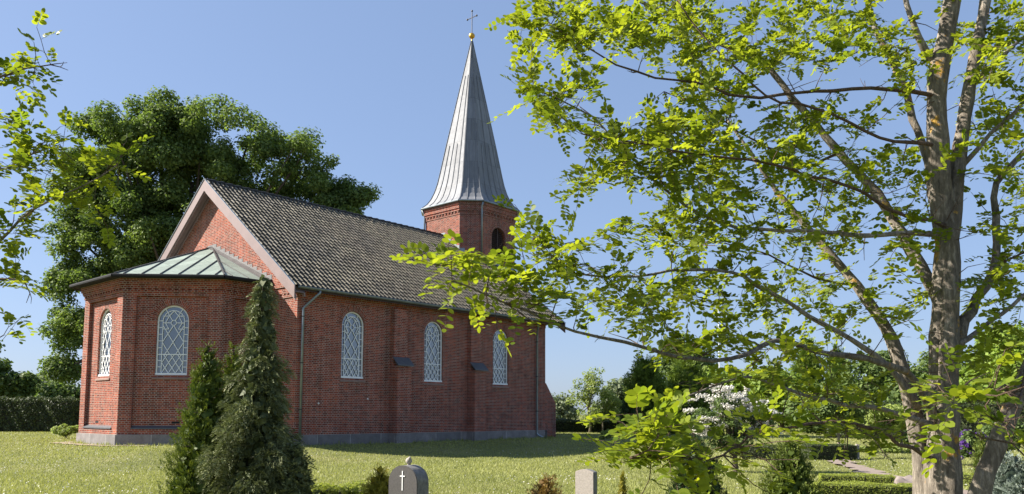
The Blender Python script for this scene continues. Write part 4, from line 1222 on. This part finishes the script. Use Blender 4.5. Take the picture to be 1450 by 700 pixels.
# ================================================================== STONES AND POSTS
def headstone(name, label, px, y, top, w, t, rz, round_, mats):
    b = ground(px, y); h = ztop(top, y) - b.z
    o = empty(name, tuple(b), rz); tag(o, label, 'gravestone')
    N = 18
    if round_: arc = [(w / 2 * math.cos(math.pi * i / N), h - w * .42 + w * .42 * math.sin(math.pi * i / N)) for i in range(N + 1)]
    else: arc = [(w / 2 - w * i / N, h - .035 + .035 * math.sin(math.pi * i / N)) for i in range(N + 1)]
    out = [(-w / 2, -.2), (w / 2, -.2)] + arc
    bm = bmesh.new()
    fv = [bm.verts.new((a, -t / 2, z)) for a, z in out]; bv = [bm.verts.new((a, t / 2, z)) for a, z in out]
    bm.faces.new(fv); bm.faces.new(bv[::-1])
    for i in range(len(out)):
        j = (i + 1) % len(out); f = bm.faces.new([fv[j], fv[i], bv[i], bv[j]]); f.material_index = 1
    bm.normal_update()
    ed = [e for e in bm.edges if abs(e.calc_face_angle(0)) > .6]
    bmesh.ops.bevel(bm, geom=ed, offset=.006, segments=2, affect='EDGES')
    me = bpy.data.meshes.new('slab'); bm.to_mesh(me); bm.free()
    for m in mats: me.materials.append(m)
    so_ = link(bpy.data.objects.new('slab', me), o)
    return o, so_, h
o, slab, h = headstone('gravestone', 'dark round topped gravestone with a white cross on its face', 580, 10.2, 659, .50, .22, R(-36), True, (M['stone_dark'], M['stone_side']))
mb = MB(); mb.box(-.006, .006, -.117, -.108, h - .315, h - .07); mb.box(-.042, .042, -.1175, -.1085, h - .142, h - .130)
mb.build('carved_cross', M['white'], slab)
bb = ground(580, 10.2); tp = Vector((bb.x, bb.y, bb.z + h))
mb = MB(); mb.sphere((0, 0, .052), .042, 14, 9, (1, .9, 1)); mb.sphere((.012, -.02, .085), .02, 10, 6); mb.tube([(0, 0, -.004), (0, 0, .02)], [.024, .014], 10)
tag(mb.build('stone_ornament', M['stone_pale'], smooth=True, loc=tp), 'small round pale ornament sitting on top of the dark gravestone', 'ornament')
o, slab, h = headstone('gravestone', 'small pale square gravestone standing on the lawn', 829.5, 11, 664, .285, .115, R(-33), False, (M['stone_pale'], M['stone_side']))
o, slab, h = headstone('gravestone', 'small pale upright gravestone far right before the dark bush', 1413, 19.5, 631, .20, .12, R(10), False, (M['stone_pale'], M['stone_side']))
g = np.random.default_rng(120)
bm = bmesh.new(); bmesh.ops.create_icosphere(bm, subdivisions=4, radius=1)
for v in bm.verts:
    d = v.co.normalized(); k = 1 + .16 * math.sin(d.x * 4 + 1) * math.sin(d.y * 5) + .10 * math.sin(d.z * 7 + d.x * 6) + .05 * math.sin(d.x * 15 + d.z * 11)
    v.co = Vector((d.x * .30 * k, d.y * .24 * k, max(-.1, min(.8, d.z)) * .27 * k))
me = bpy.data.meshes.new('boulder'); bm.to_mesh(me); bm.free(); me.materials.append(M['boulder']); me.polygons.foreach_set('use_smooth', [True] * len(me.polygons))
o = link(bpy.data.objects.new('boulder', me)); bg_ = ground(1281, 14.7); o.location = (bg_.x, bg_.y, bg_.z + .13); tag(o, 'weathered reddish boulder between the low hedges and the trunk', 'boulder')
bg_ = ground(1212, 27.2)
mb = MB(); mb.box(-.055, .055, -.05, .05, -.1, .46); mb.hexa([(-.055, -.05, .46), (.055, -.05, .46), (.055, .05, .46), (-.055, .05, .46)], [(-.03, -.03, .51), (.03, -.03, .51), (.03, .03, .51), (-.03, .03, .51)])
tag(mb.build('stone_post', M['stone_pale'], loc=bg_), 'slim grey stone post at the end of the dark hedge block', 'post')
bg_ = ground(1020, 64)
fp = empty('flagpole', bg_); tag(fp, 'thin white flagpole rising behind the bright green trees', 'flagpole')
hp = ztop(424, 64) - bg_.z
mb = MB(); mb.tube([(0, 0, -.2), (0, 0, hp * .5), (0, 0, hp)], [.05, .04, .025], 8); mb.build('pole', M['white'], fp, smooth=True)
mb = MB(); mb.sphere((0, 0, hp + .04), .05, 10, 6); mb.build('ball', M['white'], fp, smooth=True)
# ================================================================== THE TWO NEAR TREES (limbs, twigs and feathery leaves)
def smooth_line(P, step=.12):
    """Catmull-Rom through the points; P: (n, 4) with the radius last."""
    P = np.asarray(P, float); out = []
    Q = np.vstack([2 * P[0] - P[1], P, 2 * P[-1] - P[-2]])
    for i in range(1, len(Q) - 2):
        n = max(2, int(np.linalg.norm(Q[i + 1, :3] - Q[i, :3]) / step)); t = np.linspace(0, 1, n, endpoint=False)[:, None]
        a, b, c, d = Q[i - 1], Q[i], Q[i + 1], Q[i + 2]
        out.append(.5 * (2 * b + (c - a) * t + (2 * a - 5 * b + 4 * c - d) * t ** 2 + (3 * b - a - 3 * c + d) * t ** 3))
    out.append(P[-1:]); return np.vstack(out)

# where the crown has been thinned: view cones from the path (photo pixels) and how much is cut away
PRUNE = [(672, 340, 732, 378, .92), (575, 240, 728, 345, .92), (380, 470, 775, 570, .95), (868, 500, 1000, 562, .65), (780, 480, 868, 562, .7), (1352, 598, 1408, 662, .8), (985, 560, 1075, 606, .45), (560, 335, 575, 480, .8)]
def pruned(p, g):
    d = Vector(p) - Vector((0, 0, EYE)); w = d.dot(_f)
    if w < .5: return False
    px, py = PX + F * d.dot(_r) / w, PY - F * d.dot(_u) / w
    for x0, y0, x1, y1, q in PRUNE:
        if x0 < px < x1 and y0 < py < y1: return g.random() < q
    return False

def near_tree(name, label, base, stems, limbs, targets, seed, leafmat, twig_mat, spurs=330):
    g = np.random.default_rng(seed)
    o = empty(name, base); tag(o, label, 'tree'); off = np.array(base)
    def line(pts, r0, r1, pw=1.0):
        P = [tuple(at(px, py, d)) for px, py, d in pts]
        dist = np.concatenate([[0], np.cumsum(np.linalg.norm(np.diff(np.array(P), axis=0), axis=1))]); q = dist / dist[-1]
        return smooth_line([(*p, r0 + (r1 - r0) * t ** pw) for p, t in zip(P, q)])
    nodes, nrad = [], []
    def tubes(nm, L, n, wob, sd, jit=.0):
        mb = MB(); jj = np.cumsum(g.normal(0, jit, (len(L), 3)), 0); jj -= np.linspace(0, 1, len(L))[:, None] * jj[-1]
        L = L.copy(); L[:, :3] += jj
        mb.tube([tuple(p) for p in L[:, :3] - off], list(np.maximum(L[:, 3] * (1 + .07 * np.sin(np.arange(len(L)) * 1.7 + sd)), .003)), n, wob=wob, seed=sd)
        nodes.append(L[:, :3]); nrad.append(L[:, 3])
        return mb.build(nm, M['bark_lichen'] if nm == 'trunk' or L[0, 3] > .032 else M['bark_grey'] if L[0, 3] > .02 else M['twig'], o, smooth=True)
    for i, (pts, r0, r1) in enumerate(stems): tubes('trunk', line(pts, r0, r1), 26, .045, seed + i, .003)
    for i, (pts, r0, r1) in enumerate(limbs): tubes('branch', line(pts, r0 * .78, r1 * .8, .7), 12, .035, seed + 40 + i, .011)
    allowed = np.vstack([n_ for n_, r in zip(nodes, nrad)]); rad = np.concatenate(nrad)
    keep = (rad < .075); N = list(allowed[keep]); NR = list(rad[keep])
    # twig ends drawn from where the foliage hangs
    ends = []
    for cx, cy, rx, ry, d, ds, cnt in targets:
        if d < 5.1: rx, ry, cnt = rx * .78, ry * .72, cnt * (.62 if d > 4.0 else .5)
        for _ in range(int(cnt * (1.85 if d > 5.1 else 1.55) + .5)):
            a, q = g.uniform(0, 6.28), math.sqrt(g.random()); p = at(cx + rx * q * math.cos(a), cy + ry * q * math.sin(a), d + g.normal(0, ds)); ends.append(tuple(p))
    ends = np.array(ends)
    Na = np.array(N); NRa = np.array(NR)
    dmin = np.array([np.min(np.linalg.norm(Na - e, axis=1)) for e in ends]); ends = ends[np.argsort(dmin)]
    tw = MB()
    for _ in range(spurs):                                      # short bare spurs and dead twigs on the limbs
        k = int(g.integers(0, len(N))); p0 = Na[k]; d0 = rdir(1, g)[0]; d0[2] = d0[2] * .6 + .1; d0 = unit(d0); ln = g.uniform(.07, .30)
        p1 = p0 + d0 * ln * .55 + rdir(1, g)[0] * .015; p2 = p1 + unit(d0 + rdir(1, g)[0] * .5) * ln * .5
        tw.tube([tuple(p0 - off), tuple(p1 - off), tuple(p2 - off)], [.0042, .003, .0016], 5, cap=False)
        if g.random() < .6:
            p3 = p1 + unit(d0 + rdir(1, g)[0] * .9) * ln * .4; tw.tube([tuple(p1 - off), tuple((p1 + p3) / 2 + rdir(1, g)[0] * .006 - off), tuple(p3 - off)], [.0026, .002, .0013], 4, cap=False)
    LB, LA, LN, LL, LW, TT = [], [], [], [], [], []
    rv_, ra_ = [], []
    for e in ends:
        dd = np.linalg.norm(Na - e, axis=1)
        # prefer a parent that lies inward of the end
        k = int(np.argmin(dd + g.uniform(0, .05, len(dd)))); p0 = Na[k]; ln = dd[k]
        if ln < .10:
            dir0 = unit(rdir(1, g)[0] + np.array([0, 0, .2])); e = p0 + dir0 * g.uniform(.12, .28); ln = np.linalg.norm(e - p0)
        nseg = max(3, int(ln / .07)); t = np.linspace(0, 1, nseg + 1)[:, None]
        sag = np.array([0, 0, 1]) * ln * g.uniform(-.10, .16); sd = unit(rdir(1, g)[0]) * ln * g.uniform(0, .12)
        P = p0 + (e - p0) * t + (sag + sd) * (4 * t * (1 - t)) + np.cumsum(g.normal(0, .006, (nseg + 1, 3)), 0) * (t > 0)
        r0 = min(NRa[k] * .7, .0028 + .0045 * min(ln, 1.2)); rr = np.linspace(r0, .0016, nseg + 1)
        tw.tube([tuple(p) for p in P - off], list(rr), 5, cap=False)
        Na = np.vstack([Na, P[1:]]); NRa = np.concatenate([NRa, rr[1:]])
        # feathered leaves along the outer part
        L = np.linalg.norm(P[-1] - P[0]); m0 = max(.0, 1 - .42 / max(L, .05)); cnt = max(3, int(min(L, .42) / .052))
        twt = g.normal(.5, .16)
        yng = g.random() < .35
        for q in np.linspace(m0, 1, cnt):
            ii = min(int(q * nseg), nseg - 1); b = P[ii] + (P[ii + 1] - P[ii]) * (q * nseg - ii); tang = unit(P[ii + 1] - P[ii])
            out = rdir(1, g)[0]; out[2] = abs(out[2]) * .35 - .12; out = unit(out - tang * out.dot(tang) * .6 + tang * (.45 if q < .98 else 1.4))
            rl = g.uniform(.09, .19) * (.72 if yng else 1); nl = g.integers(4, 7)
            if pruned(b, g): continue
            droop = g.uniform(.05, .5); up = unit(np.array([0, 0, 1.0]) + rdir(1, g)[0] * .45); side = unit(np.cross(up, out)); up = np.cross(out, side)
            tl = np.clip(twt + g.normal(0, .12), 0, 1)
            rp = lambda s_: b + out * rl * s_ - np.array([0, 0, 1]) * droop * rl * s_ * s_
            tw.tube([tuple(rp(0) - off), tuple(rp(.5) - off), tuple(rp(1) - off)], [.0011, .0009, .0006], 3, cap=False)
            for j in range(nl):
                s_ = .22 + .70 * j / (nl - 1); c = rp(s_); sz = g.uniform(.034, .058) * (1 - .25 * abs(s_ - .6)) * (.8 if yng else 1)
                for sg in (-1, 1):
                    if g.random() < .06: continue
                    LB.append(c); LA.append(side * sg + out * .35 + rdir(1, g)[0] * .18 - np.array([0, 0, .12 + droop * .3])); LN.append(up + rdir(1, g)[0] * .38); LL.append(sz); LW.append(sz * g.uniform(.56, .72)); TT.append(tl + g.normal(0, .1))
            LB.append(rp(1)); LA.append(out - np.array([0, 0, droop])); LN.append(up + rdir(1, g)[0] * .3); LL.append(g.uniform(.03, .045)); LW.append(.024); TT.append(tl)
    tw.build('twigs', twig_mat, o)
    V = leaf_ovals(np.array(LB) - off, np.array(LA), np.array(LN), np.array(LL), np.array(LW))
    mesh_np('crown', V, 8, leafmat, o, np.clip(TT, 0, 1))
    return o

b = ground(1335, 6.0)
stems = [
    ([(1331, 880, 6), (1332, 760, 6), (1333, 700, 6), (1335, 620, 6), (1337, 520, 6), (1339, 430, 6), (1340, 345, 6), (1336, 300, 6), (1331, 226, 5.95), (1327, 117, 5.9), (1340, 41, 5.85), (1352, -20, 5.8), (1368, -150, 5.8), (1372, -300, 5.8)], .132, .03),
    ([(1349, 880, 5.90), (1349, 700, 5.88), (1346, 600, 5.88), (1347, 500, 5.89), (1348, 420, 5.92), (1350, 340, 5.95), (1361, 226, 6), (1378, 117, 6.1), (1398, 0, 6.2), (1420, -120, 6.3), (1432, -260, 6.3)], .085, .025),
    ([(1303, 880, 6.1), (1309, 700, 6.12), (1300, 620, 6.15), (1288, 560, 6.2), (1270, 500, 6.3), (1255, 466, 6.35), (1213, 404, 6.5), (1179, 363, 6.6), (1140, 318, 6.7), (1100, 270, 6.8), (1062, 215, 6.8), (1030, 170, 6.9)], .085, .010),
    ([(1362, 880, 5.75), (1385, 700, 5.5), (1402, 650, 5.45), (1427, 590, 5.4), (1456, 525, 5.4), (1500, 440, 5.5), (1540, 330, 5.7), (1570, 200, 5.8)], .078, .03)]
limbs = [
    ([(1332, 360, 6.05), (1316, 226, 6.3), (1299, 171, 6.4), (1282, 130, 6.5), (1262, 96, 6.6), (1235, 40, 6.7), (1210, -40, 6.8)], .062, .02),
    ([(1338, 480, 6.05), (1329, 439, 6.1), (1289, 363, 6.3), (1241, 281, 6.5), (1186, 219, 6.7), (1138, 164, 6.8), (1083, 103, 6.9), (1042, 79, 6.9), (994, 51, 7), (960, 27, 7), (905, 0, 7), (850, -25, 7)], .075, .016),
    ([(1347, 510, 5.95), (1363, 459, 6), (1398, 390, 6.2), (1409, 308, 6.3), (1406, 260, 6.4), (1450, 219, 6.5), (1530, 160, 6.5)], .062, .02),
    ([(1337, 326, 5.95), (1289, 329, 5.9), (1200, 326, 5.8), (1104, 326, 5.6), (1049, 319, 5.5), (994, 301, 5.45), (926, 254, 5.4), (871, 206, 5.3), (843, 171, 5.3), (790, 140, 5.2)], .030, .006),
    ([(1300, 575, 6.1), (1255, 520, 6), (1200, 480, 5.9), (1145, 445, 5.7), (1090, 418, 5.6), (1049, 391, 5.5), (980, 384, 5.3), (900, 389, 5.2), (857, 391, 5.1), (802, 373, 5), (752, 345, 4.9)], .036, .005),
    ([(1338, 628, 6.02), (1326, 602, 5.95), (1294, 555, 5.8), (1270, 535, 5.7), (1236, 523, 5.5), (1173, 514, 5.2), (1136, 503, 5), (1100, 501, 4.9), (1040, 520, 4.7), (960, 520, 4.5), (890, 495, 4.3), (820, 475, 4.1), (745, 445, 3.97), (690, 418, 3.88), (640, 398, 3.8)], .042, .005),
    ([(1336, 622, 6.02), (1322, 606, 5.95), (1270, 582, 5.75), (1236, 574, 5.6), (1173, 568, 5.3), (1129, 561, 5), (1100, 550, 4.9), (1060, 535, 4.6), (1010, 548, 4.3), (960, 566, 4.1)], .032, .005),
    ([(1334, 672, 6.02), (1314, 650, 5.9), (1250, 612, 5.1), (1176, 593, 4.4), (1097, 607, 3.9), (1061, 620, 3.6), (1034, 633, 3.4), (1000, 643, 3.3), (940, 640, 3.15), (890, 650, 3.1)], .024, .004),
    ([(1330, 140, 5.9), (1250, 128, 5.9), (1150, 130, 5.8), (1060, 128, 5.7), (980, 105, 5.6), (900, 98, 5.5), (840, 72, 5.45), (780, 35, 5.4)], .024, .006),
    ([(1328, 205, 5.95), (1240, 195, 5.8), (1150, 160, 5.7), (1080, 140, 5.6), (1010, 70, 5.5), (960, 0, 5.5)], .02, .006),
    ([(1353, 488, 5.9), (1387, 466, 6), (1421, 437, 6), (1450, 415, 6), (1510, 385, 6)], .03, .012),
    ([(1362, 236, 6), (1400, 190, 5.9), (1430, 160, 5.8), (1490, 95, 5.8)], .026, .012),
    ([(1338, 322, 5.95), (1270, 300, 5.5), (1200, 272, 5.2), (1120, 250, 5), (1040, 230, 4.9), (960, 215, 4.8), (880, 200, 4.7), (825, 190, 4.6)], .022, .005),
    ([(1440, 556, 5.75), (1420, 545, 4.6), (1392, 562, 3.6), (1350, 566, 3.1)], .012, .003),
    ([(1448, 535, 5.75), (1432, 575, 4.5), (1425, 610, 3.4), (1450, 645, 3.1)], .011, .003),
    ([(1395, 400, 6.2), (1420, 372, 6.1), (1470, 350, 6.1)], .016, .007),
    ([(1330, 90, 5.9), (1290, 30, 5.8), (1275, -30, 5.8), (1255, -140, 5.8)], .04, .012),
    ([(1378, 117, 6.1), (1420, 80, 6.3), (1480, 20, 6.5), (1520, -80, 6.6)], .03, .01),
    ([(1213, 404, 6.5), (1170, 400, 6.3), (1110, 372, 6.1), (1050, 350, 6), (985, 345, 5.9)], .016, .005),
    ([(1186, 219, 6.7), (1150, 240, 6.4), (1100, 215, 6.2), (1050, 190, 6.1), (990, 150, 6), (940, 130, 6)], .018, .005)]
T = [ # x, y, rx, ry, depth, spread, twigs
    (765, 45, 38, 42, 5.4, .25, 12), (815, 40, 50, 45, 5.6, .35, 16), (770, 132, 30, 14, 5.1, .15, 6), (800, 120, 42, 40, 5.2, .25, 10), (800, 175, 38, 30, 5.0, .25, 9),
    (870, 40, 45, 40, 6.0, .4, 14), (930, 30, 45, 35, 6.4, .4, 16), (990, 40, 45, 45, 6.4, .4, 18), (1010, 110, 55, 45, 6.0, .5, 18), (1080, 60, 50, 55, 6.2, .5, 18), (1150, 50, 50, 50, 6.2, .5, 18), (1215, 55, 45, 45, 6.2, .5, 13),
    (860, 195, 35, 35, 5.0, .3, 9), (850, 250, 38, 25, 5.2, .25, 9), (900, 225, 38, 40, 5.1, .3, 10), (950, 180, 45, 40, 5.2, .4, 14), (1000, 200, 50, 40, 5.3, .5, 15), (970, 260, 50, 35, 5.4, .4, 13), (1040, 260, 50, 40, 5.4, .5, 14), (1100, 190, 45, 40, 6.0, .5, 12), (1130, 250, 50, 40, 5.7, .5, 13), (1190, 180, 45, 45, 6.3, .4, 9), (1220, 250, 45, 40, 5.8, .5, 9),
    (900, 330, 45, 28, 5.3, .3, 8), (960, 325, 45, 30, 5.6, .3, 8), (1030, 330, 50, 30, 5.8, .4, 9), (1110, 330, 50, 32, 5.9, .5, 9), (1190, 330, 45, 35, 6.0, .5, 7), (1270, 330, 40, 40, 6.0, .5, 6),
    (770, 340, 32, 28, 4.9, .15, 14), (800, 360, 34, 26, 5.0, .2, 12), (845, 385, 28, 14, 5.0, .2, 5), (900, 405, 45, 30, 5.1, .3, 10), (950, 420, 45, 34, 5.2, .4, 11), (920, 455, 40, 22, 4.6, .3, 8), (1000, 400, 45, 30, 5.4, .4, 8), (1060, 420, 45, 35, 5.6, .4, 8), (1130, 420, 45, 40, 6.0, .4, 8), (1200, 430, 45, 40, 6.2, .4, 7), (1265, 420, 40, 40, 6.2, .4, 6),
    (632, 370, 30, 14, 3.8, .08, 8), (672, 380, 40, 22, 3.85, .12, 13), (715, 394, 42, 22, 3.9, .12, 13), (762, 410, 42, 20, 3.97, .12, 11), (805, 436, 28, 14, 4.08, .12, 6),
    (960, 480, 45, 30, 4.6, .4, 9), (1030, 480, 50, 30, 5.0, .5, 10), (1040, 530, 40, 15, 4.6, .3, 4), (1100, 500, 50, 40, 5.2, .4, 9), (980, 535, 40, 14, 4.2, .2, 4), (1160, 540, 40, 30, 5.3, .3, 7), (1220, 555, 35, 25, 5.5, .3, 5),
    (900, 600, 30, 22, 3.6, .3, 8), (940, 600, 34, 22, 3.7, .3, 9), (900, 655, 28, 14, 3.1, .1, 6), (950, 650, 42, 26, 3.15, .12, 12), (1000, 655, 30, 22, 3.25, .12, 7), (925, 630, 35, 18, 3.2, .12, 7), (1020, 630, 40, 14, 3.5, .2, 5), (1090, 590, 40, 22, 4.0, .3, 7), (1180, 605, 35, 18, 4.5, .3, 5), (1255, 620, 18, 26, 4.9, .2, 5), (1235, 640, 22, 14, 4.8, .2, 3),
    (1345, 572, 26, 14, 3.1, .08, 4), (1390, 580, 35, 26, 3.3, .15, 6), (1430, 600, 25, 34, 3.3, .15, 5), (1385, 510, 30, 30, 5.3, .3, 5),
    (1380, 60, 55, 55, 5.9, .5, 9), (1430, 40, 40, 50, 6.2, .5, 9), (1430, 130, 40, 50, 6.0, .5, 9), (1400, 210, 45, 50, 6.2, .5, 8), (1440, 270, 30, 45, 6.3, .5, 7), (1420, 350, 40, 40, 6.1, .4, 9), (1410, 420, 45, 40, 6.0, .4, 9), (1430, 480, 30, 36, 5.8, .4, 7), (1300, 250, 40, 60, 6.3, .4, 6), (1290, 90, 40, 60, 6.0, .5, 10),
    (900, -50, 120, 40, 6.3, .6, 14), (1100, -60, 120, 50, 6.3, .7, 16), (1300, -70, 120, 60, 6.2, .8, 16), (1450, -80, 80, 80, 6.2, .8, 12), (1520, 80, 50, 100, 6.2, .6, 10), (1530, 300, 50, 100, 6.1, .6, 10)]
near_tree('robinia_tree', 'near multi stemmed tree with lichened grey trunk and yellow green feathery leaves', tuple(b), stems, limbs, T, 201, M['robinia'], M['twig'])

b = ground(-215, 5.2)
stems = [([(-215, 960, 5.2), (-213, 760, 5.2), (-208, 560, 5.2), (-200, 400, 5.2), (-190, 250, 5.2), (-185, 100, 5.2), (-180, -80, 5.2), (-168, -260, 5.2), (-150, -420, 5.15), (-120, -560, 5.1)], .13, .012)]
limbs = [
    ([(-182, -20, 5.2), (-230, -130, 5.3), (-290, -210, 5.4)], .03, .006), ([(-180, -60, 5.2), (-110, -180, 5.1), (-50, -250, 5.1)], .03, .006), ([(-200, 420, 5.2), (-260, 330, 5.3), (-320, 270, 5.4)], .03, .006),
    ([(-202, 480, 5.2), (-120, 420, 5.1), (-60, 382, 5), (0, 346, 4.9), (60, 298, 4.75), (120, 265, 4.65), (165, 235, 4.6)], .03, .004),
    ([(-196, 330, 5.2), (-120, 270, 5.1), (-60, 240, 5), (0, 232, 4.9), (45, 215, 4.85), (85, 205, 4.8)], .026, .004),
    ([(-188, 210, 5.2), (-120, 165, 5.1), (-60, 140, 5), (0, 112, 4.95), (35, 98, 4.9), (72, 92, 4.85)], .024, .004),
    ([(-205, 600, 5.2), (-120, 500, 5.1), (-60, 440, 5), (-10, 400, 4.9), (35, 400, 4.85)], .024, .004),
    ([(-206, 640, 5.2), (-120, 560, 5.1), (-50, 510, 5), (5, 475, 4.9)], .02, .004)]
T = [(45, 105, 34, 20, 4.9, .12, 8), (15, 125, 20, 14, 4.95, .12, 4), (20, 185, 26, 18, 4.85, .15, 8), (15, 225, 30, 28, 4.9, .2, 10), (55, 225, 30, 22, 4.85, .15, 8), (95, 225, 24, 18, 4.75, .12, 6), (130, 235, 30, 18, 4.65, .1, 7), (150, 258, 28, 20, 4.6, .1, 7), (110, 285, 30, 18, 4.65, .12, 6), (35, 285, 34, 22, 4.85, .15, 8), (10, 330, 22, 18, 4.9, .15, 5), (25, 375, 22, 16, 4.9, .12, 5), (15, 405, 22, 12, 4.9, .12, 4), (5, 470, 10, 18, 4.9, .1, 3),
     (-80, 120, 60, 60, 5, .3, 12), (-80, 260, 60, 80, 5, .3, 14), (-80, 430, 60, 60, 5, .3, 10), (-180, 60, 80, 80, 5.2, .4, 14), (-230, 220, 80, 90, 5.2, .4, 14), (-150, -120, 130, 90, 5.2, .5, 22), (-220, -40, 90, 90, 5.3, .5, 14), (-130, -300, 120, 100, 5.2, .5, 20), (-110, -470, 90, 90, 5.1, .4, 14), (-260, 380, 80, 90, 5.3, .4, 12)]
T = [(x_, y_, rx_, ry_, d_, s_, max(2, int(n_ * .85))) for x_, y_, rx_, ry_, d_, s_, n_ in T]
near_tree('robinia_tree', 'tree at the left edge reaching in with thin leafy twigs', tuple(b), stems, limbs, T, 301, M['robinia'], M['twig'], 60)
